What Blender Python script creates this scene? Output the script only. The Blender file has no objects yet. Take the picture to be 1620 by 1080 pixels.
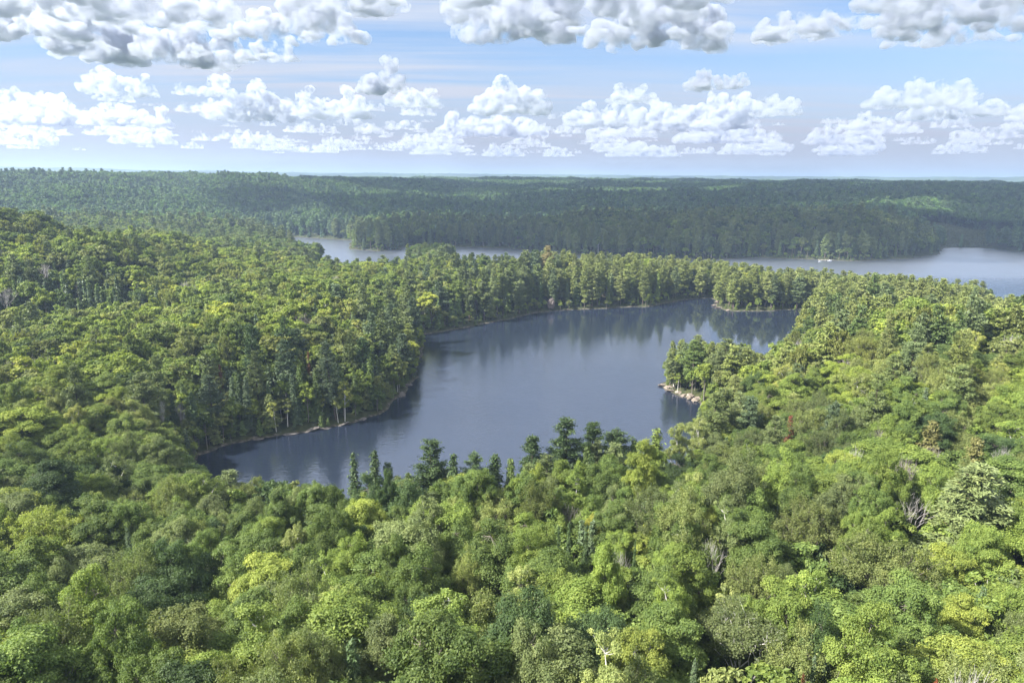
import bpy, bmesh, math, random
import numpy as np
from mathutils import Vector, Matrix

S = bpy.context.scene
COL = S.collection

# ------------------------------------------------------------------ camera, sky, sun, exposure
CAM_H = 75.0
PITCH = math.radians(13.39)
ROLL = math.radians(0.35)
FPX = 1080.0                                   # focal length in pixels of a 1620 px wide frame
cam = bpy.data.cameras.new('camera')
cam_ob = bpy.data.objects.new('camera', cam)
COL.objects.link(cam_ob)
cam.sensor_width = 36.0
cam.lens = 36.0 * FPX / 1620.0
cam.clip_start = 0.5
cam.clip_end = 90000.0
cam_ob.matrix_world = (Matrix.Translation((0, 0, CAM_H)) @ Matrix.Rotation(math.pi / 2 - PITCH, 4, 'X')
                       @ Matrix.Rotation(ROLL, 4, 'Z'))
S.camera = cam_ob

SUN_DIR = Vector((-0.80, -0.30, 0.80)).normalized()
SUN_EL = math.asin(SUN_DIR.z)
SUN_AZ = math.atan2(SUN_DIR.x, SUN_DIR.y)

world = bpy.data.worlds.new('World')
S.world = world
world.use_nodes = True
wn = world.node_tree
wn.nodes.clear()


def N(nt, typ, **kw):
    n = nt.nodes.new(typ)
    for k, v in kw.items():
        if isinstance(k, str) and k.startswith('i_'):
            n.inputs[int(k[2:])].default_value = v
        else:
            setattr(n, k, v)
    return n


def build_world():
    nt, L = wn, wn.links.new
    out = N(nt, 'ShaderNodeOutputWorld')
    bg = N(nt, 'ShaderNodeBackground')
    bg.inputs[1].default_value = 0.052
    sky = N(nt, 'ShaderNodeTexSky', sky_type='NISHITA', sun_disc=False, sun_elevation=SUN_EL,
            sun_rotation=SUN_AZ, altitude=300.0, air_density=1.0, dust_density=0.6, ozone_density=2.2)
    geo = N(nt, 'ShaderNodeTexCoord')
    sep = N(nt, 'ShaderNodeSeparateXYZ')
    L(geo.outputs['Generated'], sep.inputs[0])
    # high thin cloud: a sheet far above, streaked along one direction
    zc = N(nt, 'ShaderNodeMath', operation='MAXIMUM', i_1=0.02)
    L(sep.outputs[2], zc.inputs[0])
    zo = N(nt, 'ShaderNodeMath', operation='ADD', i_1=0.05)
    L(zc.outputs[0], zo.inputs[0])
    dx = N(nt, 'ShaderNodeMath', operation='DIVIDE')
    dy = N(nt, 'ShaderNodeMath', operation='DIVIDE')
    L(sep.outputs[0], dx.inputs[0]); L(zo.outputs[0], dx.inputs[1])
    L(sep.outputs[1], dy.inputs[0]); L(zo.outputs[0], dy.inputs[1])
    cmb = N(nt, 'ShaderNodeCombineXYZ')
    L(dx.outputs[0], cmb.inputs[0]); L(dy.outputs[0], cmb.inputs[1])
    mp = N(nt, 'ShaderNodeMapping')
    mp.inputs['Rotation'].default_value = (0, 0, math.radians(8))
    mp.inputs['Scale'].default_value = (0.22, 1.5, 1)
    L(cmb.outputs[0], mp.inputs[0])
    n1 = N(nt, 'ShaderNodeTexNoise')
    n1.inputs['Scale'].default_value = 1.1
    n1.inputs['Detail'].default_value = 8
    n1.inputs['Roughness'].default_value = 0.62
    n1.inputs['Distortion'].default_value = 0.5
    L(mp.outputs[0], n1.inputs['Vector'])
    mp2 = N(nt, 'ShaderNodeMapping')
    mp2.inputs['Scale'].default_value = (0.12, 0.3, 1)
    mp2.inputs['Location'].default_value = (3.1, 0.7, 0)
    L(cmb.outputs[0], mp2.inputs[0])
    n2 = N(nt, 'ShaderNodeTexNoise')
    n2.inputs['Scale'].default_value = 1.6
    n2.inputs['Detail'].default_value = 4
    L(mp2.outputs[0], n2.inputs['Vector'])
    r1 = N(nt, 'ShaderNodeMapRange', i_1=0.40, i_2=0.64)
    L(n1.outputs[0], r1.inputs[0])
    r2 = N(nt, 'ShaderNodeMapRange', i_1=0.32, i_2=0.6)
    L(n2.outputs[0], r2.inputs[0])
    mul = N(nt, 'ShaderNodeMath', operation='MULTIPLY')
    L(r1.outputs[0], mul.inputs[0]); L(r2.outputs[0], mul.inputs[1])
    mul2 = N(nt, 'ShaderNodeMath', operation='MULTIPLY', i_1=1.15)
    L(mul.outputs[0], mul2.inputs[0])
    add = N(nt, 'ShaderNodeMath', operation='ADD', i_1=0.18)
    L(mul2.outputs[0], add.inputs[0])
    mix = N(nt, 'ShaderNodeMix', data_type='RGBA')
    L(add.outputs[0], mix.inputs[0])
    deep = N(nt, 'ShaderNodeMix', data_type='RGBA', blend_type='MULTIPLY')
    deep.inputs[0].default_value = 1.0
    deep.inputs[7].default_value = (0.60, 0.76, 0.92, 1)
    L(sky.outputs[0], deep.inputs[6])
    L(deep.outputs[2], mix.inputs[6])
    mix.inputs[7].default_value = (3.9, 4.2, 4.8, 1)
    # pale milky air low over the horizon
    rh = N(nt, 'ShaderNodeMapRange', i_1=0.19, i_2=0.0, i_3=0.0, i_4=1.0)
    rh.interpolation_type = 'SMOOTHSTEP'
    L(sep.outputs[2], rh.inputs[0])
    mix2 = N(nt, 'ShaderNodeMix', data_type='RGBA')
    L(rh.outputs[0], mix2.inputs[0])
    L(mix.outputs[2], mix2.inputs[6])
    mix2.inputs[7].default_value = (3.1, 3.25, 3.95, 1)
    # sky overhead, above the view, brightened as added fill light
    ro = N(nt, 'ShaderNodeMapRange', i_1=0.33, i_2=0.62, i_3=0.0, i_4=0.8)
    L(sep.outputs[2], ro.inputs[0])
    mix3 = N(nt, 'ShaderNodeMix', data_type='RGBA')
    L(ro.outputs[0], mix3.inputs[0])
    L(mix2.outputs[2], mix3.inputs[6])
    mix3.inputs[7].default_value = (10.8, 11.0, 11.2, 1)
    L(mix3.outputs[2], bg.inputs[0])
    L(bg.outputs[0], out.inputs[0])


build_world()

sun = bpy.data.lights.new('sun', 'SUN')
sun.energy = 4.9
sun.angle = math.radians(0.5)
sun.color = (1.0, 0.95, 0.88)
sun_ob = bpy.data.objects.new('sun', sun)
COL.objects.link(sun_ob)
sun_ob.rotation_euler = SUN_DIR.to_track_quat('Z', 'Y').to_euler()

S.view_settings.view_transform = 'Standard'
S.view_settings.look = 'None'
S.view_settings.exposure = 1.85
S.view_settings.gamma = 1.0
cy = S.cycles
cy.max_bounces = 24
cy.diffuse_bounces = 3
cy.glossy_bounces = 3
cy.transmission_bounces = 3
cy.volume_bounces = 20
cy.transparent_max_bounces = 64
cy.volume_step_rate = 0.25
cy.volume_max_steps = 256
cy.use_denoising = True
cy.sample_clamp_indirect = 6.0
cy.use_adaptive_sampling = True
cy.adaptive_threshold = 0.015


# ------------------------------------------------------------------ helpers
def tag(o, label=None, cat=None, group=None, kind=None):
    if label: o['label'] = label
    if cat: o['category'] = cat
    if group: o['group'] = group
    if kind: o['kind'] = kind
    return o


def mesh_from(name, V, F, mats=(), fmat=None, smooth=False, tone=None, tri=None):
    """V (n,3); F (m,4) quads; optional tri (k,3)."""
    me = bpy.data.meshes.new(name)
    V = np.asarray(V, np.float32)
    F = np.asarray(F, np.int32).reshape(-1, 4)
    T = np.zeros((0, 3), np.int32) if tri is None else np.asarray(tri, np.int32)
    nf = len(F) + len(T)
    me.vertices.add(len(V))
    me.vertices.foreach_set('co', V.ravel())
    me.loops.add(F.size + T.size)
    me.loops.foreach_set('vertex_index', np.concatenate([F.ravel(), T.ravel()]))
    me.polygons.add(nf)
    st = np.concatenate([np.arange(len(F)) * 4, F.size + np.arange(len(T)) * 3]).astype(np.int32)
    me.polygons.foreach_set('loop_start', st)
    if fmat is not None:
        me.polygons.foreach_set('material_index', np.asarray(fmat, np.int32))
    me.polygons.foreach_set('use_smooth', np.full(nf, smooth, bool))
    for m in mats:
        me.materials.append(m)
    if tone is not None:
        a = me.attributes.new('tone', 'FLOAT', 'POINT')
        a.data.foreach_set('value', np.asarray(tone, np.float32))
    me.update(calc_edges=True)
    return me


def obj(name, me, parent=None, loc=None):
    o = bpy.data.objects.new(name, me)
    COL.objects.link(o)
    if parent is not None: o.parent = parent
    if loc is not None: o.location = loc
    return o


# ------------------------------------------------------------------ terrain, as a function of place
MAIN_LAKE = [(-87,175),(-84,183),(-75.7,187.6),(-68,192.3),(-59.7,196.7),(-49.7,203.5),(-43.2,211.4),(-39.5,226.6),(-39.6,241.4),
 (-37.8,253.8),(-38,269.4),(-39.4,290),(-42,306),(-52,318),(-45.1,327.3),(-35.1,336.2),(-23,345.6),(-3.5,367.4),(14.5,386.2),
 (33.5,396.5),(56.5,401.3),(80.5,408.4),(99.4,424.3),(118.6,436.6),(129,439.8),(130.5,425.3),(123,411.9),(124.5,401.5),
 (130.3,395.7),(145.3,396.2),(162,400.7),(174.3,403.2),(181.8,405.5),(172,385),(158,350),(140,325.4),(129.3,312.1),(119,293.9),
 (101,278),(82,268),(66,257),(57.5,247.6),(57.5,237.2),(63.9,227.9),(65,221.7),(62.5,210.2),(55,190),(48,168),(40,150),(28,140),(10,133),
 (-10,129),(-30,126),(-52,129),(-68,138),(-78,152)]
BACK_LAKE = [(-345,925),(-268,884),(-207,852),(-196,846),(-190,800),(-177,742),(-141,722),(-121,737),(-121,772),(-116,790),(-60,775),
 (-7.6,759),(40,715),(80,690),(117,672),(192,660),(246,683),(301,666),(328,657),(397,682),(452,726),(499,796),(520,800),(545,800),
 (561,754),(640,735),(760,700),(760,330),(500,290),(400,276),(250,288),(227,300),(229,316),(262,362),(285,400),(255,428),(210,468),(160,492),(110,505),(60,495),(0,490),
 (-45,498),(-80,492),(-120,488),(-148,510),(-160,570),(-172,625),(-212,672),(-275,770),(-320,880)]
SPIT = [(-76,480),(-86,560),(-96,640),(-78,655),(-54,640),(-47,560),(-44,480)]     # tree-clad spit reaching into the back lake

# control heights: (azimuth as frame column, distance, ground height)
CTRL = [(-300,60,18),(-100,60,18),(400,45,19),(810,40,19),(1200,50,19),(1620,60,17),(1900,80,14),
 (-100,110,12),(300,95,10),(600,90,12),(900,90,13),(1200,100,14),(1500,110,14),(1800,120,14),
 (-200,160,8),(0,180,6),(400,130,4),(1000,120,7),(1250,140,10),(1500,160,15),(1750,170,14),
 (-200,260,4),(100,250,6),(400,260,9),(550,280,9),(0,310,3),(250,310,5),(450,340,8),
 (-250,340,20),(0,360,16),(-150,430,40),(0,465,37),(120,430,25),(200,500,21),(300,450,11),(400,530,8),(350,370,5),(480,560,4),
 (400,440,4),(550,430,3.5),(620,460,3.5),(700,440,6),(870,440,7),(1000,450,5),(1150,460,4),(1300,400,6),
 (1130,165,4),(1200,200,5),(1250,200,6),(1250,250,4),(1300,270,8),(1400,330,9),(1500,240,18),(1650,260,17),(1400,220,16),(1560,300,8),(1800,300,12),(1350,390,5),
 (-200,600,18),(0,650,10),(200,650,6),(350,700,3),
 (-200,900,20),(0,960,18),(200,960,14),(400,980,12),(600,960,8),(800,900,8),
 (-200,1250,56),(0,1330,62),(100,1150,42),(200,1380,61),(300,1150,36),(400,1420,60),(500,1500,55),(600,1250,26),(620,1700,50),
 (800,1200,20),(800,1600,38),(800,2100,52),(1000,900,18),(1000,1300,34),(1000,1800,50),(1200,850,22),(1200,1200,36),(1200,1700,50),
 (1400,850,24),(1400,1200,40),(1400,1700,52),(1550,1000,12),(1550,1300,36),(1620,900,4),(1620,1150,20),(1650,1700,50),(1850,1000,15),(1850,1600,45),
 (-200,2300,55),(200,2400,54),(600,2500,57),(1000,2500,56),(1400,2400,55),(1800,2400,55),
 (-200,4500,52),(400,4500,54),(1000,4500,55),(1500,4500,52),(1900,4500,50),
 (-200,7500,122),(0,7600,122),(200,7800,112),(400,8000,98),(600,8200,100),(850,8500,102),(1100,8500,92),(1400,8500,90),(1620,8000,92),(1900,8000,90),
 (-200,13000,100),(800,13000,90),(1900,13000,90)]
_cp = np.array([(math.atan((a - 810) / FPX) * 1.7, math.log(r) * 1.25, h) for a, r, h in CTRL])


def vnoise(x, y, seed=0):
    """smooth value noise in -1..1"""
    x = np.asarray(x, float); y = np.asarray(y, float)
    xi = np.floor(x).astype(np.int64); yi = np.floor(y).astype(np.int64)
    fx = x - xi; fy = y - yi
    fx = fx * fx * (3 - 2 * fx); fy = fy * fy * (3 - 2 * fy)

    def hsh(a, b):
        h = (a * 374761393 + b * 668265263 + seed * 974634777) & 0x7fffffff
        h = ((h ^ (h >> 13)) * 1274126177) & 0x7fffffff
        return ((h ^ (h >> 16)) & 0xffff) / 32767.5 - 1.0
    return ((hsh(xi, yi) * (1 - fx) + hsh(xi + 1, yi) * fx) * (1 - fy)
            + (hsh(xi, yi + 1) * (1 - fx) + hsh(xi + 1, yi + 1) * fx) * fy)


def poly_sd(x, y, poly):
    """signed distance: positive outside the polygon"""
    P = np.array(poly, float)
    Q = np.roll(P, -1, axis=0)
    best = np.full(x.shape, 1e18)
    ins = np.zeros(x.shape, bool)
    for (x0, y0), (x1, y1) in zip(P, Q):
        dx, dy = x1 - x0, y1 - y0
        t = np.clip(((x - x0) * dx + (y - y0) * dy) / (dx * dx + dy * dy), 0, 1)
        best = np.minimum(best, (x - x0 - t * dx) ** 2 + (y - y0 - t * dy) ** 2)
        c = (y0 > y) != (y1 > y)
        with np.errstate(divide='ignore', invalid='ignore'):
            ins ^= c & (x < (x1 - x0) * (y - y0) / (y1 - y0 if y1 != y0 else 1e-9) + x0)
    d = np.sqrt(best)
    return np.where(ins, -d, d)


def land_dist(x, y):
    x = np.asarray(x, float); y = np.asarray(y, float)
    out = np.full(x.shape, 400.0)
    m = (y < 1350) & (np.abs(x) < 1200)
    xs, ys = x[m], y[m]
    wob = 1.6 * vnoise(xs / 9, ys / 9, 3) + 0.7 * vnoise(xs / 3.1, ys / 3.1, 4)
    d = np.minimum(poly_sd(xs, ys, MAIN_LAKE), poly_sd(xs, ys, BACK_LAKE))
    d = np.maximum(d, -poly_sd(xs, ys, SPIT))
    out[m] = d + wob
    return out


def hills(x, y):
    x = np.asarray(x, float); y = np.asarray(y, float)
    r = np.hypot(x, y) + 1e-6
    u = np.arctan2(x, y) * 1.7
    v = np.log(np.maximum(r, 12)) * 1.25
    num = np.zeros(x.shape); den = np.zeros(x.shape)
    for a, b, h in _cp:
        w = 1.0 / (((u - a) ** 2 + (v - b) ** 2) + 0.004) ** 2.2
        num += w * h; den += w
    h = num / den
    amp = np.clip(r / 300, 0.4, 4)
    h = h + amp * (1.3 * vnoise(x / 70, y / 70, 1) + 0.8 * vnoise(x / 31, y / 31, 2))
    far = np.clip((r - 900) / 900, 0, 1)
    h = h + far * (4.5 * vnoise(x / 420, y / 420, 7) + 3.0 * vnoise(x / 170, y / 170, 8))
    return h


def ground(x, y, d=None):
    x = np.asarray(x, float); y = np.asarray(y, float)
    if d is None: d = land_dist(x, y)
    h = np.maximum(hills(x, y), 1.5)
    t = np.clip(d / 55.0, 0, 1)
    t = t * t * (3 - 2 * t)
    bank = np.where(d > 0, np.minimum(0.45 * d, 1.6), np.maximum(0.30 * d, -3.0))
    return bank + np.where(d > 0, h * t, 0)

# ------------------------------------------------------------------ materials
def new_mat(name):
    m = bpy.data.materials.new(name)
    m.use_nodes = True
    nt = m.node_tree
    nt.nodes.clear()
    return m, nt, nt.nodes.new('ShaderNodeOutputMaterial')


def leaf_material(name, rough=0.55, trans=0.38, spec=0.25, amount=0.33, mass=False):
    m, nt, out = new_mat(name)
    L = nt.links.new
    oi = N(nt, 'ShaderNodeObjectInfo')
    at = N(nt, 'ShaderNodeAttribute', attribute_name='tone')
    # leaf to leaf and spray to spray variation of the leaf's own colour
    hsv = N(nt, 'ShaderNodeHueSaturation')
    if mass:                                   # trees of the woods carry their leaf colour from where they grow
        ac = N(nt, 'ShaderNodeAttribute', attribute_name='leafage', attribute_type='INSTANCER')
        L(ac.outputs['Color'], hsv.inputs['Color'])
    else:
        L(oi.outputs['Color'], hsv.inputs['Color'])
    v = N(nt, 'ShaderNodeMapRange', i_1=-1.0, i_2=1.0, i_3=1 - amount, i_4=1 + amount)
    L(at.outputs['Fac'], v.inputs[0])
    rv = N(nt, 'ShaderNodeMapRange', i_1=0.0, i_2=1.0, i_3=0.80, i_4=1.22)
    L(oi.outputs['Random'], rv.inputs[0])
    mm = N(nt, 'ShaderNodeMath', operation='MULTIPLY')
    L(v.outputs[0], mm.inputs[0]); L(rv.outputs[0], mm.inputs[1])
    L(mm.outputs[0], hsv.inputs['Value'])
    hu = N(nt, 'ShaderNodeMapRange', i_1=-1.0, i_2=1.0, i_3=0.515, i_4=0.485)
    L(at.outputs['Fac'], hu.inputs[0])
    L(hu.outputs[0], hsv.inputs['Hue'])
    p = N(nt, 'ShaderNodeBsdfPrincipled')
    p.inputs['Roughness'].default_value = rough
    p.inputs['Specular IOR Level'].default_value = spec
    L(hsv.outputs[0], p.inputs['Base Color'])
    tr = N(nt, 'ShaderNodeBsdfTranslucent')
    gm = N(nt, 'ShaderNodeMix', data_type='RGBA', blend_type='MULTIPLY')
    gm.inputs[0].default_value = 1.0
    L(hsv.outputs[0], gm.inputs[6]); gm.inputs[7].default_value = (1.25, 1.35, 0.6, 1)
    L(gm.outputs[2], tr.inputs[0])
    ms = N(nt, 'ShaderNodeMixShader')
    ms.inputs[0].default_value = trans
    L(p.outputs[0], ms.inputs[1]); L(tr.outputs[0], ms.inputs[2])
    L(ms.outputs[0], out.inputs['Surface'])
    return m


def bark_material(name, c0, c1, scale=3.0):
    m, nt, out = new_mat(name)
    L = nt.links.new
    tc = N(nt, 'ShaderNodeTexCoord')
    mp = N(nt, 'ShaderNodeMapping')
    mp.inputs['Scale'].default_value = (scale, scale, scale * 0.35)
    L(tc.outputs['Object'], mp.inputs[0])
    n = N(nt, 'ShaderNodeTexNoise')
    n.inputs['Scale'].default_value = 2.0; n.inputs['Detail'].default_value = 5
    L(mp.outputs[0], n.inputs['Vector'])
    r = N(nt, 'ShaderNodeMapRange', i_1=0.35, i_2=0.65)
    L(n.outputs[0], r.inputs[0])
    mx = N(nt, 'ShaderNodeMix', data_type='RGBA')
    L(r.outputs[0], mx.inputs[0]); mx.inputs[6].default_value = (*c0, 1); mx.inputs[7].default_value = (*c1, 1)
    p = N(nt, 'ShaderNodeBsdfPrincipled')
    p.inputs['Roughness'].default_value = 0.9
    p.inputs['Specular IOR Level'].default_value = 0.15
    L(mx.outputs[2], p.inputs['Base Color'])
    L(p.outputs[0], out.inputs['Surface'])
    return m


M_LEAF = leaf_material('leaves')
M_NEEDLE = leaf_material('needles', rough=0.5, trans=0.12, spec=0.3, amount=0.35)
M_LEAF_W = leaf_material('woodland_leaves', mass=True)
M_NEEDLE_W = leaf_material('woodland_needles', rough=0.5, trans=0.12, spec=0.3, amount=0.35, mass=True)
M_BARK = bark_material('grey_brown_bark', (0.10, 0.085, 0.07), (0.22, 0.20, 0.17))
M_BIRCH = bark_material('pale_birch_bark', (0.30, 0.28, 0.25), (0.62, 0.60, 0.56))
M_PINEBARK = bark_material('dark_pine_bark', (0.05, 0.04, 0.035), (0.13, 0.10, 0.085))
M_DEAD = bark_material('bleached_dead_wood', (0.26, 0.24, 0.23), (0.46, 0.44, 0.42))


def ground_material():
    m, nt, out = new_mat('forest_floor')
    L = nt.links.new
    geo = N(nt, 'ShaderNodeNewGeometry')
    sep = N(nt, 'ShaderNodeSeparateXYZ')
    L(geo.outputs['Position'], sep.inputs[0])
    n = N(nt, 'ShaderNodeTexNoise')
    n.inputs['Scale'].default_value = 0.35; n.inputs['Detail'].default_value = 8
    L(geo.outputs['Position'], n.inputs['Vector'])
    floor = N(nt, 'ShaderNodeValToRGB')
    e = floor.color_ramp.elements
    e[0].position = 0.35; e[0].color = (0.018, 0.026, 0.010, 1)
    e[1].position = 0.68; e[1].color = (0.055, 0.060, 0.026, 1)
    L(n.outputs[0], floor.inputs[0])
    n2 = N(nt, 'ShaderNodeTexNoise')
    n2.inputs['Scale'].default_value = 0.9; n2.inputs['Detail'].default_value = 8
    L(geo.outputs['Position'], n2.inputs['Vector'])
    rock = N(nt, 'ShaderNodeValToRGB')
    e = rock.color_ramp.elements
    e[0].position = 0.42; e[0].color = (0.035, 0.034, 0.024, 1)
    e[1].position = 0.74; e[1].color = (0.17, 0.15, 0.125, 1)
    L(n2.outputs[0], rock.inputs[0])
    # bare rock and wet peat only in the narrow strip the waves reach
    zz = N(nt, 'ShaderNodeMath', operation='MULTIPLY_ADD', i_1=1.4, i_2=-0.7)
    L(n.outputs[0], zz.inputs[0])
    za = N(nt, 'ShaderNodeMath', operation='ADD')
    L(sep.outputs[2], za.inputs[0]); L(zz.outputs[0], za.inputs[1])
    st = N(nt, 'ShaderNodeMapRange', i_1=0.45, i_2=0.15)
    L(za.outputs[0], st.inputs[0])
    mx = N(nt, 'ShaderNodeMix', data_type='RGBA')
    L(st.outputs[0], mx.inputs[0]); L(floor.outputs[0], mx.inputs[6]); L(rock.outputs[0], mx.inputs[7])
    # beyond the planted woods the same sheet is a closed canopy seen from kilometres away
    ln = N(nt, 'ShaderNodeVectorMath', operation='LENGTH')
    L(geo.outputs['Position'], ln.inputs[0])
    fr = N(nt, 'ShaderNodeMapRange', i_1=2950, i_2=3150)
    L(ln.outputs['Value'], fr.inputs[0])
    n3 = N(nt, 'ShaderNodeTexNoise')
    n3.inputs['Scale'].default_value = 0.012; n3.inputs['Detail'].default_value = 9; n3.inputs['Roughness'].default_value = 0.65
    L(geo.outputs['Position'], n3.inputs['Vector'])
    can = N(nt, 'ShaderNodeValToRGB')
    e = can.color_ramp.elements
    e[0].position = 0.36; e[0].color = (0.020, 0.040, 0.016, 1)
    e[1].position = 0.64; e[1].color = (0.070, 0.105, 0.035, 1)
    L(n3.outputs[0], can.inputs[0])
    mx2 = N(nt, 'ShaderNodeMix', data_type='RGBA')
    L(fr.outputs[0], mx2.inputs[0]); L(mx.outputs[2], mx2.inputs[6]); L(can.outputs[0], mx2.inputs[7])
    p = N(nt, 'ShaderNodeBsdfPrincipled')
    p.inputs['Roughness'].default_value = 0.95
    p.inputs['Specular IOR Level'].default_value = 0.1
    L(mx2.outputs[2], p.inputs['Base Color'])
    bp = N(nt, 'ShaderNodeBump')
    bp.inputs['Strength'].default_value = 0.6; bp.inputs['Distance'].default_value = 0.5
    L(n2.outputs[0], bp.inputs['Height']); L(bp.outputs[0], p.inputs['Normal'])
    L(p.outputs[0], out.inputs['Surface'])
    return m


def water_material():
    m, nt, out = new_mat('lake_water')
    L = nt.links.new
    geo = N(nt, 'ShaderNodeNewGeometry')
    p = N(nt, 'ShaderNodeBsdfPrincipled')
    p.inputs['Base Color'].default_value = (0.014, 0.020, 0.034, 1)
    p.inputs['IOR'].default_value = 1.43
    # wind lanes: sheltered water is calmer than open water
    mp = N(nt, 'ShaderNodeMapping')
    mp.inputs['Scale'].default_value = (0.010, 0.022, 1)
    mp.inputs['Rotation'].default_value = (0, 0, math.radians(-12))
    L(geo.outputs['Position'], mp.inputs[0])
    n0 = N(nt, 'ShaderNodeTexNoise')
    n0.inputs['Scale'].default_value = 1.0; n0.inputs['Detail'].default_value = 4
    L(mp.outputs[0], n0.inputs['Vector'])
    dc = N(nt, 'ShaderNodeVectorMath', operation='DISTANCE')
    dc.inputs[1].default_value = (135, 375, 0)
    L(geo.outputs['Position'], dc.inputs[0])
    calm = N(nt, 'ShaderNodeMapRange', i_1=55, i_2=165)
    calm.interpolation_type = 'SMOOTHSTEP'
    L(dc.outputs['Value'], calm.inputs[0])
    win = N(nt, 'ShaderNodeMapRange', i_1=0.3, i_2=0.7, i_3=0.55, i_4=1.15)
    L(n0.outputs[0], win.inputs[0])
    wm = N(nt, 'ShaderNodeMath', operation='MULTIPLY')
    L(calm.outputs[0], wm.inputs[0]); L(win.outputs[0], wm.inputs[1])
    rg = N(nt, 'ShaderNodeMapRange', i_1=0.0, i_2=1.0, i_3=0.02, i_4=0.16)
    L(wm.outputs[0], rg.inputs[0])
    sy = N(nt, 'ShaderNodeSeparateXYZ')
    L(geo.outputs['Position'], sy.inputs[0])
    bk = N(nt, 'ShaderNodeMapRange', i_1=440, i_2=560, i_3=0.0, i_4=0.26)   # the wide back lake lies open to the wind
    L(sy.outputs[1], bk.inputs[0])
    ra = N(nt, 'ShaderNodeMath', operation='ADD')
    L(rg.outputs[0], ra.inputs[0]); L(bk.outputs[0], ra.inputs[1]); L(ra.outputs[0], p.inputs['Roughness'])
    mp2 = N(nt, 'ShaderNodeMapping')
    mp2.inputs['Scale'].default_value = (0.45, 1.1, 1)
    mp2.inputs['Rotation'].default_value = (0, 0, math.radians(18))
    L(geo.outputs['Position'], mp2.inputs[0])
    n1 = N(nt, 'ShaderNodeTexNoise')
    n1.inputs['Scale'].default_value = 1.0; n1.inputs['Detail'].default_value = 3; n1.inputs['Roughness'].default_value = 0.55
    L(mp2.outputs[0], n1.inputs['Vector'])
    st = N(nt, 'ShaderNodeMapRange', i_1=0.0, i_2=1.0, i_3=0.05, i_4=0.5)
    L(wm.outputs[0], st.inputs[0])
    bp = N(nt, 'ShaderNodeBump')
    bp.inputs['Distance'].default_value = 0.16
    L(st.outputs[0], bp.inputs['Strength']); L(n1.outputs[0], bp.inputs['Height'])
    L(bp.outputs[0], p.inputs['Normal'])
    # sheen of the many wavelet faces that tilt towards the bright sky
    gl = N(nt, 'ShaderNodeBsdfGlossy')
    gl.inputs['Color'].default_value = (0.80, 0.85, 0.93, 1)
    gr = N(nt, 'ShaderNodeMapRange', i_1=440, i_2=560, i_3=0.10, i_4=0.30)
    L(sy.outputs[1], gr.inputs[0]); L(gr.outputs[0], gl.inputs['Roughness'])
    L(bp.outputs[0], gl.inputs['Normal'])
    gf = N(nt, 'ShaderNodeMapRange', i_1=440, i_2=560, i_3=0.16, i_4=0.58)
    L(sy.outputs[1], gf.inputs[0])
    ms = N(nt, 'ShaderNodeMixShader')
    L(gf.outputs[0], ms.inputs[0]); L(p.outputs[0], ms.inputs[1]); L(gl.outputs[0], ms.inputs[2])
    L(ms.outputs[0], out.inputs['Surface'])
    return m


# ------------------------------------------------------------------ the land and the two lakes
def build_land():
    nr, na = 760, 460
    rr = np.exp(np.linspace(math.log(6.0), math.log(15500.0), nr))
    aa = np.radians(np.linspace(-72, 72, na))
    Rg, Ag = np.meshgrid(rr, aa, indexing='ij')
    X, Y = (Rg * np.sin(Ag)).ravel(), (Rg * np.cos(Ag)).ravel()
    d = land_dist(X, Y)
    Z = ground(X, Y, d)
    r = Rg.ravel()
    f = np.clip((r - 2950) / 250, 0, 1)          # out there the sheet is the top of the closed canopy
    Z = Z + f * (15 + 3.0 * vnoise(X / 26, Y / 26, 21) + 2.5 * vnoise(X / 60, Y / 60, 22))
    i, j = np.meshgrid(np.arange(nr - 1), np.arange(na - 1), indexing='ij')
    a = (i * na + j).ravel()
    F = np.stack([a, a + 1, a + na + 1, a + na], 1)
    me = mesh_from('ground', np.stack([X, Y, Z], 1), F, [ground_material()], smooth=True)
    tag(obj('ground', me), kind='structure')
    V = [(-1100, 60, 0), (1500, 60, 0), (1500, 1250, 0), (-1100, 1250, 0)]
    me = mesh_from('lake', V, [(0, 1, 2, 3)], [water_material()])
    tag(obj('lake', me), kind='structure')


build_land()

# ------------------------------------------------------------------ tree shapes
IDN = np.eye(3)


def unit(a):
    return a / (np.linalg.norm(a, axis=-1, keepdims=True) + 1e-9)


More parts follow.
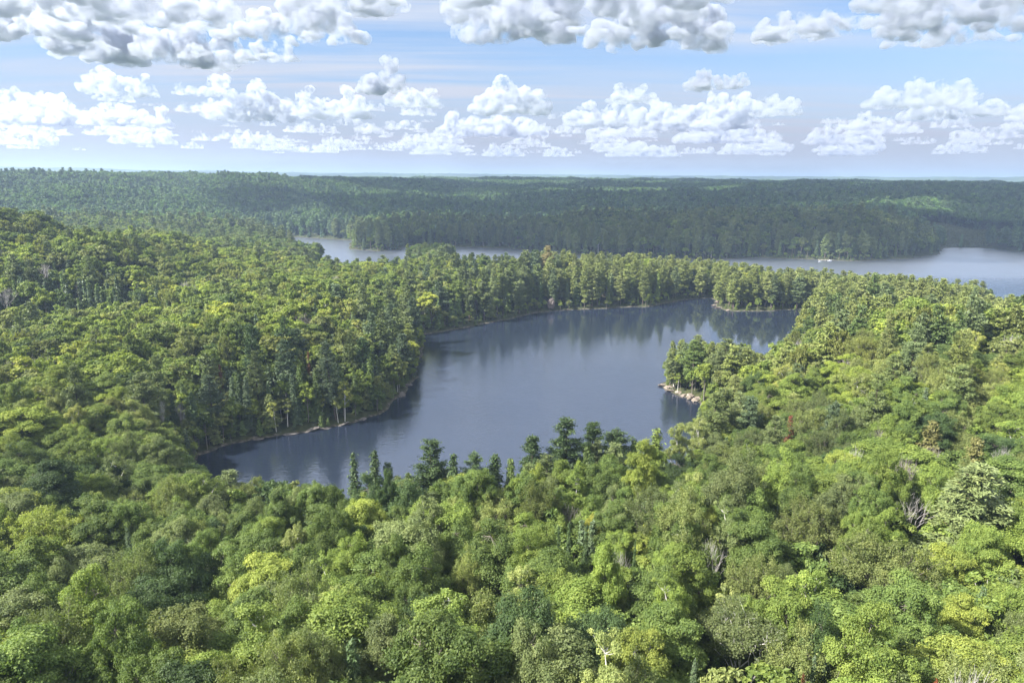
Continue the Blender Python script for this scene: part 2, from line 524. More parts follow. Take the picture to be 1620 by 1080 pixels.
class Shape:
    def __init__(self):
        self.V, self.F, self.T, self.n = [], [], [], 0

    def add(self, V, F, tone=None):
        self.V.append(V); self.F.append(F + self.n); self.n += len(V)
        self.T.append(np.zeros(len(V)) if tone is None else tone)

    def leaves(self, C, Nn, size, rng, tone, thin=0.62, along=None):
        n = len(C)
        if n == 0: return
        if along is None:
            t = unit(np.cross(Nn, rng.normal(size=(n, 3))))
        else:
            t = unit(along - Nn * (along * Nn).sum(1, keepdims=True))
        b = np.cross(Nn, t)
        s = (size * rng.uniform(0.5, 1.55, n))[:, None] if np.isscalar(size) else (size * rng.uniform(0.7, 1.25, n))[:, None]
        cup = Nn * s * 0.18
        V = np.stack([C + t * s - cup, C + b * s * thin, C - t * s - cup, C - b * s * thin], 1).reshape(-1, 3)
        F = np.arange(n * 4).reshape(-1, 4)
        self.add(V, F, np.repeat(tone, 4))

    def tube(self, pts, rad, k=5):
        pts = np.asarray(pts, float); m = len(pts)
        rad = np.asarray(rad, float)
        d = np.gradient(pts, axis=0); d = unit(d)
        ref = np.array([0.31, 0.95, 0.05])
        u = unit(np.cross(d, ref)); v = np.cross(d, u)
        a = np.linspace(0, 2 * math.pi, k, endpoint=False)
        ring = (u[:, None, :] * np.cos(a)[None, :, None] + v[:, None, :] * np.sin(a)[None, :, None]) * rad[:, None, None]
        V = (pts[:, None, :] + ring).reshape(-1, 3)
        i, j = np.meshgrid(np.arange(m - 1), np.arange(k), indexing='ij')
        a0 = (i * k + j).ravel(); a1 = (i * k + (j + 1) % k).ravel()
        F = np.stack([a0, a1, a1 + k, a0 + k], 1)
        self.add(V, F)

    def mesh(self, name, mats, fmat=None):
        return mesh_from(name, np.vstack(self.V), np.vstack(self.F), mats, fmat, tone=np.concatenate(self.T))

    def count(self):
        return sum(len(f) for f in self.F)


def curve(p0, p1, bow, n=4):
    p0, p1 = np.asarray(p0, float), np.asarray(p1, float)
    t = np.linspace(0, 1, n)[:, None]
    return p0 * (1 - t) + p1 * t + np.array([0, 0, 1.0]) * bow * (t * (1 - t) * 4)


def broadleaf(seed, H=17.0, R=4.0, lobes=9, clumps=9, per=170, leaf=0.2, base=0.30, flat=0.62, oval=1.0, wood=True, spread=1.0, fill=1.0):
    """limbs carry lobes, lobes carry sprays, sprays carry leaves"""
    rng = np.random.default_rng(seed)
    wd, lf = Shape(), Shape()
    zc = H * (base + 1) / 2
    rz = H * (1 - base) / 2
    lean = rng.normal(0, 0.25, 2)
    trunk = np.array([[0, 0, -1.0], [lean[0] * .3, lean[1] * .3, H * .33], [lean[0], lean[1], H * .62], [lean[0] * 1.4, lean[1] * 1.4, H * .86]])
    wd.tube(trunk, [H * .016, H * .013, H * .009, H * .003], 7)
    cents = []
    for i in range(lobes):
        # golden-angle spread over the upper three quarters of the crown
        g = (i + rng.uniform(-.3, .3)) / lobes
        cz = 1 - 1.45 * g
        ang = i * 2.39996 + rng.uniform(-.5, .5)
        s = math.sqrt(max(0, 1 - cz * cz))
        k = rng.uniform(.42, .86)
        c = np.array([math.cos(ang) * s * R * k, math.sin(ang) * s * R * k, zc + cz * rz * k * oval])
        cents.append((c, R * rng.uniform(.27, .50)))
    cents.append((np.array([lean[0], lean[1], zc + .1 * rz]), R * .5))
    allc = []
    for c, lr in cents:
        hz = np.hypot(c[0], c[1])
        z0 = max(H * base * .75, c[2] - hz * .9 - lr * .5)
        tt = z0 / (H * .86)
        root = np.array([lean[0] * tt, lean[1] * tt, z0])
        wd.tube(curve(root, c, -0.25, 5), [H * .006, H * .005, H * .004, H * .003, H * .002], 5)
        for q in range(clumps):
            d = unit(rng.normal(size=3) + np.array([0, 0, .45]) + .5 * unit(c - np.array([0, 0, zc - rz * .3])))
            reach = rng.uniform(1.05, 1.38) if rng.random() < .2 else rng.uniform(.6, 1.05)
            pc = c + d * lr * reach * np.array([spread, spread, .85])
            rc = R * rng.uniform(.10, .24) * (.75 if reach > 1.05 else 1.0)
            allc.append((pc, rc, d))
            if wood: wd.tube(curve(c, pc - d * rc * .4, -0.1, 3), [H * .0022, H * .0014, H * .0006], 4)
    for pc, rc, d0 in allc:
        n = int(per * (rc / (R * .18)) ** 1.6 * rng.uniform(.75, 1.2) * fill)
        d = unit(rng.normal(size=(n, 3)) + np.array([0, 0, .35]) + d0 * .35)
        u = np.abs(rng.normal(.82, .26, n))[:, None]
        P = pc + d * rc * u * np.array([1.15, 1.15, flat])
        Nn = unit(d * np.array([1, 1, 1.2]) + np.array([0, 0, .55]) + rng.normal(0, .5, (n, 3)))
        tone = np.clip(rng.normal(0, .38) + rng.normal(0, .4, n), -1, 1)
        lf.leaves(P, Nn, leaf, rng, tone)
    return wd, lf


def branchy(seed, H=16.0, R=4.0, per=26, leaf=0.17, base=0.35, droop=0.0, bare=False, depth=4, narrow=1.0):
    """recursive open limbs; leaves only towards the twig ends"""
    rng = np.random.default_rng(seed)
    wd, lf = Shape(), Shape()
    tips = []

    def grow(p, d, ln, rad, lev):
        q = p + d * ln * .5 + rng.normal(0, .06, 3) * ln
        e = p + d * ln + rng.normal(0, .06, 3) * ln
        wd.tube([p, q, e], [rad, rad * .8, rad * .55], 6 if lev < 2 else 4)
        if lev >= depth:
            tips.append((e, d)); return
        if lev >= depth - 1: tips.append((q, d))
        n = 3 if lev < 2 else rng.integers(2, 4)
        a0 = rng.uniform(0, 6.28)
        for i in range(n):
            a = a0 + i * 6.283 / n + rng.uniform(-.5, .5)
            side = np.array([math.cos(a), math.sin(a), 0])
            nd = unit(d * .9 + side * rng.uniform(.45, .95) * narrow + np.array([0, 0, .12 - droop * lev]))
            grow(e, nd, ln * rng.uniform(.66, .9), rad * .58, lev + 1)
        if lev < 2:
            grow(e, unit(d + rng.normal(0, .12, 3)), ln * .8, rad * .62, lev + 1)

    hb = H * base
    wd.tube([[0, 0, -1], [0.1, 0, hb * .5], [0.15, .1, hb]], [H * .017, H * .014, H * .012], 7)
    ln = (H - hb) / 3.1
    p0 = np.array([.15, .1, hb])
    a0 = rng.uniform(0, 6.28)
    for i in range(4):
        a = a0 + i * 1.57 + rng.uniform(-.4, .4)
        k = rng.uniform(.35, .8) * narrow
        grow(p0 + np.array([0, 0, rng.uniform(-.25, .1) * hb * .4]), unit(np.array([math.cos(a) * k, math.sin(a) * k, 1])), ln * rng.uniform(.8, 1.1), H * .0075, 1)
    grow(p0, np.array([0, 0, 1.]), ln, H * .009, 1)
    allv = np.vstack(wd.V)
    top = allv[:, 2].max(); wide = np.percentile(np.hypot(allv[:, 0], allv[:, 1]), 98)
    if not bare:
        T = np.array([t[0] for t in tips]); D = np.array([t[1] for t in tips])
        n = per * len(T)
        C = np.repeat(T, per, 0) + rng.normal(0, .36, (n, 3)) * np.array([1, 1, .75])
        C[:, 2] -= droop * 2 * rng.random(n)
        Nn = unit(np.array([0, 0, .8]) + rng.normal(0, .6, (n, 3)) + np.repeat(D, per, 0) * .3)
        tone = np.clip(np.repeat(rng.normal(0, .3, len(T)), per) + rng.normal(0, .4, n), -1, 1)
        lf.leaves(C, Nn, leaf, rng, tone)
    for sh in (wd, lf):
        for v in sh.V:
            v[:, 2] = np.where(v[:, 2] > hb, hb + (v[:, 2] - hb) * (H - hb) / (top - hb), v[:, 2])
            v[:, 0] *= R / wide; v[:, 1] *= R / wide
    return wd, lf


def pine(seed, H=23.0, R=3.8, per=46, leaf=0.3, base=0.22, lod=1.0):
    rng = np.random.default_rng(seed)
    wd, lf = Shape(), Shape()
    wd.tube([[0, 0, -1], [0, .1, H * .4], [.1, 0, H * .75], [0, 0, H]], [H * .014, H * .011, H * .006, H * .001], 7)
    z = H * base
    while z < H * .985:
        t = (z - H * base) / (H * (1 - base))
        prof = (0.62 + .75 * t) if t < .35 else (1.0 * (1 - t) / .65) ** .62 * .9 + .07
        nb = rng.integers(3, 6)
        a0 = rng.uniform(0, 6.28)
        for i in range(nb):
            if rng.random() < .10: continue
            a = a0 + i * 6.283 / nb + rng.uniform(-.35, .35)
            Ln = R * prof * rng.uniform(.6, 1.18)
            d = np.array([math.cos(a), math.sin(a), 0])
            e = np.array([0, 0, z]) + d * Ln + np.array([0, 0, Ln * rng.uniform(.05, .32) + (t > .8) * .5 * Ln])
            path = curve([0, 0, z], e, -0.12 * Ln, 4)
            wd.tube(path, [H * .003, H * .0022, H * .0014, H * .0006], 4)
            np_ = max(2, int(Ln * 2.2))
            for q in range(np_):
                f = .28 + .74 * (q + rng.uniform(0, .8)) / np_
                c = np.array([0, 0, z]) * (1 - f) + e * f + np.array([0, 0, -0.12 * Ln * f * (1 - f) * 4 + .08])
                side = np.array([-d[1], d[0], 0]) * rng.uniform(-.32, .32) * Ln * (.4 + f * .6)
                c = c + side
                n = max(3, int(per * rng.uniform(.7, 1.2) * lod))
                P = c + rng.normal(0, 1, (n, 3)) * np.array([.36, .36, .22]) * (.7 + .12 * Ln)
                Nn = unit(np.array([0, 0, 1.0]) + rng.normal(0, .75, (n, 3)))
                al = unit(d + rng.normal(0, .6, (n, 3)))
                tone = np.clip(rng.normal(0, .3) + rng.normal(0, .35, n), -1, 1)
                lf.leaves(P, Nn, leaf, rng, tone, thin=.34, along=al)
        z += H * rng.uniform(.028, .052)
    return wd, lf


def spruce(seed, H=14.0, R=2.1, per=16, leaf=0.2, base=0.06, rag=0.25, levels=34, cedar=False):
    rng = np.random.default_rng(seed)
    wd, lf = Shape(), Shape()
    wd.tube([[0, 0, -1], [0, 0, H * .5], [0, 0, H]], [H * .012, H * .008, H * .001], 6)
    for k in range(levels):
        t = k / levels
        z = H * (base + (1 - base) * t)
        L0 = R * (1 - t) ** (.62 if cedar else .88) + .12
        nb = rng.integers(5, 8)
        a0 = rng.uniform(0, 6.28)
        for i in range(nb):
            if rng.random() < .08: continue
            a = a0 + i * 6.283 / nb + rng.uniform(-.3, .3)
            Ln = L0 * rng.uniform(1 - rag * 1.6, 1 + rag)
            d = np.array([math.cos(a), math.sin(a), 0])
            dz = Ln * (.25 if cedar else -.28 + .5 * t) + rng.normal(0, .05)
            if k % 2 == 0: wd.tube([[0, 0, z], [d[0] * Ln * .8, d[1] * Ln * .8, z + dz * .8]], [H * .002, H * .0008], 3)
            n = max(4, int(per * (Ln + .3)))
            f = rng.uniform(.15, 1.02, n) ** .7
            P = np.array([0, 0, z]) + f[:, None] * (d * Ln + np.array([0, 0, dz])) + rng.normal(0, 1, (n, 3)) * np.array([.16, .16, .08]) * (.5 + f[:, None])
            P += np.array([-d[1], d[0], 0]) * (rng.uniform(-.34, .34, n) * (1.1 - f) * Ln)[:, None]
            Nn = unit(np.array([0, 0, .8]) + d * .5 + rng.normal(0, .35, (n, 3)))
            al = unit(d + rng.normal(0, .5, (n, 3)) + np.array([0, 0, -.2]))
            tone = np.clip(rng.normal(0, .25) + rng.normal(0, .35, n), -1, 1)
            lf.leaves(P, Nn, leaf, rng, tone, thin=.45, along=al)
    return wd, lf


def stem_mesh(wd, name, mat):
    return wd.mesh(name, [mat])


def whole(wd, lf, name, bark, leafm, keep_wood=True):
    """one mesh with both materials, for the woods seen as a mass"""
    s = Shape()
    nw = 0
    if keep_wood:
        for v, f, t in zip(wd.V, wd.F, wd.T): s.V.append(v); s.F.append(f); s.T.append(t)
        s.n = wd.n; nw = wd.count()
    off = s.n
    for v, f, t in zip(lf.V, lf.F, lf.T): s.V.append(v); s.F.append(f + off); s.T.append(t)
    fm = np.concatenate([np.zeros(nw, int), np.ones(lf.count(), int)])
    return s.mesh(name, [bark, leafm], fm)


# kinds: name -> builder, natural height, natural crown radius, bark, leaf material
KINDS = {
    'maple':  dict(H=16.0, R=3.9, bark=M_BARK, leaf=M_LEAF, n=7),
    'oak':    dict(H=16.0, R=4.1, bark=M_BARK, leaf=M_LEAF, n=6),
    'birch':  dict(H=17.0, R=3.0, bark=M_BIRCH, leaf=M_LEAF, n=4),
    'ash':    dict(H=17.0, R=4.0, bark=M_BARK, leaf=M_LEAF, n=4),
    'pine':   dict(H=23.0, R=3.8, bark=M_PINEBARK, leaf=M_NEEDLE, n=4),
    'spruce': dict(H=14.0, R=1.9, bark=M_PINEBARK, leaf=M_NEEDLE, n=3),
    'cedar':  dict(H=11.0, R=2.3, bark=M_BARK, leaf=M_NEEDLE, n=2),
    'snag':   dict(H=15.0, R=3.0, bark=M_DEAD, leaf=None, n=4),
}


def grow_kind(kind, i, lod):
    """lod 0 close, 1 middle distance, 2 far"""
    sd = {'maple': 100, 'oak': 200, 'birch': 300, 'ash': 400, 'pine': 500, 'spruce': 600, 'cedar': 700, 'snag': 800}[kind] + i
    if kind == 'maple':
        if lod == 0: return broadleaf(sd, 16, 3.7, 10 + i % 4, 13, 430, .09, .40, .72)
        if lod == 1: return broadleaf(sd, 16, 4.1, 11, 7, 60, .30, .46, .85, wood=False)
        return broadleaf(sd, 16, 4.3, 9, 4, 26, .62, .48, .9, wood=False)
    if kind == 'oak':
        if lod == 0: return broadleaf(sd, 16, 3.8, 14, 12, 350, .086, .36, .95, spread=1.05)
        if lod == 1: return broadleaf(sd, 16, 4.3, 12, 7, 60, .30, .46, .95, wood=False)
        return broadleaf(sd, 16, 4.5, 10, 4, 26, .62, .48, .95, wood=False)
    if kind == 'birch':
        if lod == 0: return broadleaf(sd, 17, 3.0, 12, 11, 210, .095, .26, .95, oval=1.25, spread=1.0)
        if lod == 1: return broadleaf(sd, 17, 3.2, 9, 6, 50, .28, .35, .9, oval=1.1, wood=False)
        return broadleaf(sd, 17, 3.4, 8, 4, 22, .6, .4, .9, oval=1.1, wood=False)
    if kind == 'ash':
        if lod == 0: return branchy(sd, 17, 4.0, 150, .11, .34)
        if lod == 1: return branchy(sd, 17, 4.0, 70, .3, .34, depth=3)
        return broadleaf(sd, 17, 4.0, 9, 4, 24, .6, .45, .9, wood=False)
    if kind == 'pine':
        if lod == 0: return pine(sd, 23, 3.8, 62, .21)
        if lod == 1: return pine(sd, 23, 3.8, 17, .42)
        return pine(sd, 23, 3.8, 4, 1.0)
    if kind == 'spruce':
        if lod == 0: return spruce(sd, 14, 1.9, 26, .17)
        if lod == 1: return spruce(sd, 14, 1.9, 9, .36, levels=24)
        return spruce(sd, 14, 1.9, 5, .7, levels=13)
    if kind == 'cedar':
        if lod == 0: return spruce(sd, 11, 2.3, 30, .17, rag=.18, levels=30, cedar=True)
        if lod == 1: return spruce(sd, 11, 2.3, 10, .36, rag=.18, levels=20, cedar=True)
        return spruce(sd, 11, 2.3, 5, .7, levels=12, cedar=True)
    return branchy(sd, 15, 3.0, bare=True, base=.38, depth=4, narrow=.8)

# ------------------------------------------------------------------ clouds: real bodies of vapour, kilometres away
def vapour_material(name, grain, density, rate=1.0, colour=(0.72, 0.752, 0.81)):
    m, nt, out = new_mat(name)
    L = nt.links.new
    vs = N(nt, 'ShaderNodeVolumePrincipled')
    vs.inputs['Color'].default_value = (*colour, 1)
    vs.inputs['Anisotropy'].default_value = 0.45
    geo = N(nt, 'ShaderNodeNewGeometry')
    no = N(nt, 'ShaderNodeTexNoise')
    no.inputs['Scale'].default_value = 1.0 / (grain or 1)
    no.inputs['Detail'].default_value = 7
    no.inputs['Roughness'].default_value = 0.62
    mr = N(nt, 'ShaderNodeMapRange', i_1=0.44, i_2=0.64, i_3=0.0, i_4=density)
    mr.interpolation_type = 'SMOOTHSTEP'
    if not grain:                              # even vapour
        vs.inputs['Density'].default_value = density
        L(vs.outputs[0], out.inputs['Volume'])
        return m
    m.cycles.volume_step_rate = rate
    L(geo.outputs['Position'], no.inputs['Vector'])
    L(no.outputs[0], mr.inputs[0]); L(mr.outputs[0], vs.inputs['Density'])
    L(vs.outputs[0], out.inputs['Volume'])
    return m


def ico():
    bm = bmesh.new()
    bmesh.ops.create_icosphere(bm, subdivisions=2, radius=1)
    v = np.array([x.co[:] for x in bm.verts]); f = np.array([[y.index for y in x.verts] for x in bm.faces])
    bm.free()
    return v, f


ICO_V, ICO_F = ico()


def cloud_mesh(seed, w, dep, h, flat=False, fine=1.0):
    """towers of billows over a level base, in metres"""
    rng = random.Random(seed)
    vs, fs = [], []

    def ball(x, y, z, r, sz=1.0):
        vs.append(ICO_V * np.array([r, r, r * sz]) + np.array([x, y, z])); fs.append(ICO_F + len(ICO_V) * len(fs))
    nt_ = max(3, int(2.6 * w / h) + 1)
    nt_ = min(nt_, 14)
    rb = max(h, w * .26)
    for c in range(nt_):
        cx = ((c + rng.uniform(.2, .8)) / nt_ - .5) * w * .86
        cyy = rng.uniform(-.3, .3) * dep
        top = h * rng.uniform(.4, 1) * (1 - .45 * abs(2 * cx / w) ** 2)
        if flat: top = h * rng.uniform(.6, 1)
        rr = max(w / nt_ * .62, top * .32)
        for i in range(22 + (10 if flat else 0)):
            z = top * (rng.random() ** 1.15) * .84
            R0 = rr * (1.3 - .8 * z / top)
            a = rng.uniform(0, 6.283); q = math.sqrt(rng.random()) * R0
            r = rb * rng.uniform(.09, .24) * (1 - .25 * z / top)
            ball(cx + q * math.cos(a), cyy + q * math.sin(a), z + r * .3 * h / rb, r, rng.uniform(.7, 1) * (h / rb) ** .6)
    for i in range(int(9 * w / h)):
        x = rng.uniform(-.5, .5) * w; y = rng.uniform(-.45, .45) * dep * (1 - abs(2 * x / w) ** 2 * .6)
        ball(x, y, h * rng.uniform(.05, .15), h * rng.uniform(.12, .26) * (1.75 if flat else 1.0), .5)
    V = np.vstack(vs); F = np.vstack(fs)
    b = h * .03
    V[:, 2] = np.where(V[:, 2] < b, b + (V[:, 2] - b) * .22, V[:, 2])
    me = bpy.data.meshes.new('cloud_body')
    me.from_pydata(V.tolist(), [], F.tolist())
    o = bpy.data.objects.new('cloud_body', me)
    COL.objects.link(o)
    k = max(h, w * .25)
    m = o.modifiers.new('join', 'REMESH'); m.mode = 'VOXEL'; m.voxel_size = k / (34 * fine)
    for sc, st, ty, vox in ((.34, .17, 'CLOUDS', 60), (.15, .04, 'VORONOI', 80), (.08, .05, 'CLOUDS', 100), (.035, .03, 'CLOUDS', 0)):
        t = bpy.data.textures.new('billow', ty)
        t.noise_scale = sc * k
        if ty == 'CLOUDS': t.noise_depth = 4
        d = o.modifiers.new('billow', 'DISPLACE')
        d.texture = t; d.texture_coords = 'LOCAL'; d.strength = (-st if ty == 'VORONOI' else st) * k; d.mid_level = .5
        if vox:
            m = o.modifiers.new('join', 'REMESH'); m.mode = 'VOXEL'; m.voxel_size = k / (vox * fine)
    me2 = bpy.data.meshes.new_from_object(o.evaluated_get(bpy.context.evaluated_depsgraph_get()))
    bpy.data.objects.remove(o); bpy.data.meshes.remove(me)
    return me2


VAPOUR_NEAR = vapour_material('cloud_vapour', 170, 0.036, 1.0, (0.635, 0.665, 0.73))
VAPOUR_FAR = vapour_material('distant_cloud_vapour', 190, 0.022)
VAPOUR_EVEN = vapour_material('low_cloud_vapour', 200, 0.015, 0.055)
VAPOUR_THIN = vapour_material('thin_cloud_vapour', 0, 0.0070)
VAPOUR_THICK = vapour_material('shading_cloud_vapour', 0, 0.04)
CLOUD_BASE = 1120.0
# (azimuth deg, distance of the base, width, depth, height, label)
CLOUDS = [
 (-33.15, 6883, 827, 795, 485, 'dark grey cloud filling the top left corner'),
 (-26.54, 7708, 1700, 1226, 611, 'wide bright cloud with a flat grey base at upper left'),
 (-17.35, 5871, 1195, 1149, 416, 'grey cloud at the top edge right of the wide bright cloud'),
 (-18.68, 7084, 517, 373, 219, 'small white cloud tucked under the right end of the upper-left clouds'),
 (0.35, 5746, 873, 839, 488, 'left half of the big dark-bottomed cloud at the top centre'),
 (11.32, 5982, 1182, 1136, 486, 'right half of the big dark-bottomed cloud at the top centre'),
 (21.26, 5988, 745, 716, 273, 'single white cloud with a ragged base hanging at the top, right of centre'),
 (32.94, 6329, 1537, 1478, 412, 'large grey cloud in the top right corner'),
 (-28.77, 10989, 903, 651, 412, 'white heaped cloud with a smoother right slope, under the wide bright cloud'),
 (-10.16, 9454, 535, 386, 513, 'tall white tower cloud left of the middle'),
 (-7.88, 11005, 889, 641, 385, 'lower right shoulder of the tall white tower cloud'),
 (-0.09, 12068, 1227, 885, 718, 'double-domed white cloud just left of the middle'),
 (9.27, 10317, 661, 477, 359, 'small round dome cloud right of the middle'),
 (15.57, 8864, 762, 550, 291, 'loose white cloud above the long right-hand heap'),
 (31.44, 14390, 1672, 1206, 577, 'long bright cloud low in the sky at right'),
 (-31.73, 5759, 1786, 1717, 466, 'dark flat underside of a cloud along the top edge at left'),
 (-13.58, 4780, 880, 846, 343, 'dark ragged cloud piece at the top edge left of the middle'),
 (4.98, 4898, 1830, 1759, 467, 'broad dark grey underside above the big top-centre cloud'),
 (32.64, 5474, 1622, 1559, 415, 'dark grey underside in the extreme top right'),
 (36.46, 15752, 954, 688, 503, 'white cloud cut by the right edge, low in the sky'),
 (-33.59, 18118, 1683, 1214, 800, 'low heaped cloud at the left edge'),
 (-23.43, 10433, 698, 504, 214, 'small flat-bottomed cloud between the left heap and the wide bright cloud'),
 (-20.03, 14624, 1662, 1199, 900, 'bright heaped cloud left of the tall tower cloud'),
 (-14.12, 13454, 1337, 964, 707, 'greyer heaped cloud between the bright heap and the tall tower cloud'),
 (-28.47, 17418, 1738, 1254, 609, 'low grey-based cloud beneath the smooth-sloped white cloud'),
 (-1.63, 18131, 2672, 1815, 822, 'long low cloud under the double-domed cloud'),
 (7.51, 14952, 1649, 1189, 724, 'heaped cloud under the small round dome cloud'),
 (14.67, 15918, 2260, 1630, 926, 'largest bright heap of the long right-hand row'),
 (20.01, 12777, 827, 597, 383, 'smooth dome at the right end of the long right-hand row'),
 (26.30, 16635, 1231, 888, 424, 'pale low cloud left of the long bright cloud at right'),
]


def place_cloud(az, dist, w, dep, h, seed, mat, flat=False):
    me = cloud_mesh(seed, w, dep, h, flat)
    me.materials.clear(); me.materials.append(mat)
    a = math.radians(az)
    R = Matrix.Rotation(-a, 4, 'Z')
    return me, Vector((math.sin(a) * dist, math.cos(a) * dist, CLOUD_BASE)), R


for k, (az, dist, w, dep, h, lab) in enumerate(CLOUDS):
    me, loc, R = place_cloud(az, dist, w, dep, h, 40 + k, VAPOUR_NEAR if dist < 9500 else VAPOUR_FAR)
    o = obj('cloud', me)
    o.matrix_world = Matrix.Translation(loc) @ R
    tag(o, lab, 'cloud', 'cumulus clouds over the hills')


def cloud_mass(name, label, items, mat):
    """far fragments nobody could count, gathered in one object"""
    allV, allF, n = [], [], 0
    for (x, y, w, dep, h, seed, flat, yaw) in items:
        me = cloud_mesh(seed, w, dep, h, flat, .42 if flat else .6)
        V = np.empty(len(me.vertices) * 3, np.float32); me.vertices.foreach_get('co', V); V = V.reshape(-1, 3).astype(float)
        F = np.empty(len(me.loops), np.int32); me.loops.foreach_get('vertex_index', F); F = F.reshape(-1, 4)
        c, s = math.cos(yaw), math.sin(yaw)
        V = np.stack([V[:, 0] * c - V[:, 1] * s + x, V[:, 0] * s + V[:, 1] * c + y, V[:, 2] + CLOUD_BASE], 1)
        allV.append(V); allF.append(F + n); n += len(V)
        bpy.data.meshes.remove(me)
    o = obj(name, mesh_from(name, np.vstack(allV), np.vstack(allF), [mat]))
    return tag(o, label, None, None, 'stuff')


def far_band():
    rng = random.Random(23)
    items, taken = [], []
    for az, dist, w, dep, h, lab in CLOUDS:
        a = math.radians(az)
        taken.append((math.sin(a) * dist, math.cos(a) * dist, w * .62))
    tries = 0
    while len(items) < 165 and tries < 3000:
        tries += 1
        az = rng.uniform(-43, 43)
        el = rng.choice([1.9, 2.2, 2.6, 3.0, 3.5, 4.1, 4.9]) * rng.uniform(.9, 1.12)
        if az > 15 and el > 4.2 and rng.random() < .7: continue
        dist = (CLOUD_BASE - 75) / math.tan(math.radians(el))
        wpx = rng.choice([22, 35, 50, 70, 95, 120]) * rng.uniform(.8, 1.15) * (.75 + .1 * el); hpx = wpx * rng.uniform(.22, .40)
        w, h = wpx / 1080 * dist, hpx / 1080 * dist
        x, y = math.sin(math.radians(az)) * dist, math.cos(math.radians(az)) * dist
        if any(math.hypot(x - a, y - b) < (r + w * .62) for a, b, r in taken): continue
        taken.append((x, y, w * .62))
        items.append((x, y, w, w * .6, h, 500 + len(items), False, -math.radians(az)))
    return items


cloud_mass('clouds', 'rows of small far cumulus clouds low over the horizon', far_band(), VAPOUR_EVEN)

# unseen clouds added overhead and behind to shade far hills and left bank (ground x, y, width, depth)
SHADE = [(-60,1090,620,340), (330,1180,900,560), (900,1200,1000,620), (1500,1300,900,900), (250,800,760,330), (900,820,900,380),
         (300,1650,1100,520), (1200,1750,1300,560), (700,2150,1500,420), (-100,1500,560,260), (-70,625,150,130)]
LIGHT_SHADE = [(-205,398,300,95), (-115,200,215,120), (-70,128,150,40), (30,137,120,34)]


def overhead(rows, seed):
    items = []
    for k, (gx, gy, w, dep) in enumerate(rows):
        h = max(40.0, min(w, dep) * .5)
        kz = (CLOUD_BASE + h * .4 - 15) / SUN_DIR.z
        items.append((gx + SUN_DIR.x * kz, gy + SUN_DIR.y * kz, w * .95, dep * .8, h, seed + k, True, 0.0))
    return items


cloud_mass('clouds_overhead', 'unseen clouds placed overhead to shade the far hills', overhead(SHADE, 900), VAPOUR_THICK)
cloud_mass('thin_clouds_overhead', 'unseen thin clouds placed overhead to dim the left bank', overhead(LIGHT_SHADE, 950), VAPOUR_THIN)

# ------------------------------------------------------------------ the woods
PAL = {
    'yellow-green': (0.158, 0.188, 0.050), 'bright green': (0.125, 0.168, 0.045), 'mid green': (0.088, 0.126, 0.040),
    'grey-green': (0.112, 0.138, 0.065), 'dark green': (0.050, 0.080, 0.034), 'olive': (0.118, 0.140, 0.056),
    'pale green': (0.160, 0.185, 0.075), 'gold green': (0.165, 0.195, 0.050), 'gold': (0.185, 0.185, 0.045),
    'blue-green': (0.070, 0.100, 0.060), 'rust': (0.180, 0.058, 0.030), 'brown': (0.130, 0.065, 0.038),
    'rust red': (0.105, 0.036, 0.024), 'orange olive': (0.118, 0.115, 0.045), 'pale brown': (0.200, 0.170, 0.090),
    'pine green': (0.095, 0.122, 0.048),
}
PAL = {k: tuple(min(v * q, .42) for v, q in zip(c, (1.27, 1.28, 1.02))) for k, c in PAL.items()}
WORDS = {'yellow-green': 'yellow-green', 'bright green': 'bright green', 'mid green': 'mid-green', 'grey-green': 'grey-green',
         'dark green': 'dark green', 'olive': 'brownish-olive', 'pale green': 'pale green', 'blue-green': 'blue-green',
         'pine green': 'soft green', 'gold green': 'vivid yellow-green'}

CLOSE = {}
for kd, K in KINDS.items():
    for i in range(K['n']):
        wd, lf = grow_kind(kd, i, 0)
        crown = None if kd == 'snag' else lf.mesh(kd + '_crown', [K['leaf']])
        if kd == 'snag':
            # a dead tree is trunk below, limbs above
            parts = Shape(); parts.V, parts.F, parts.T, parts.n = wd.V[:1], wd.F[:1], wd.T[:1], len(wd.V[0])
            trunk = parts.mesh('dead_trunk', [M_DEAD])
            rest = Shape()
            for v, f, t in zip(wd.V[1:], wd.F[1:], wd.T[1:]): rest.V.append(v); rest.F.append(f - len(wd.V[0])); rest.T.append(t)
            crown = rest.mesh('dead_limbs', [M_DEAD])
        else:
            trunk = wd.mesh(kd + '_wood', [K['bark']])
        CLOSE[kd, i] = (trunk, crown)

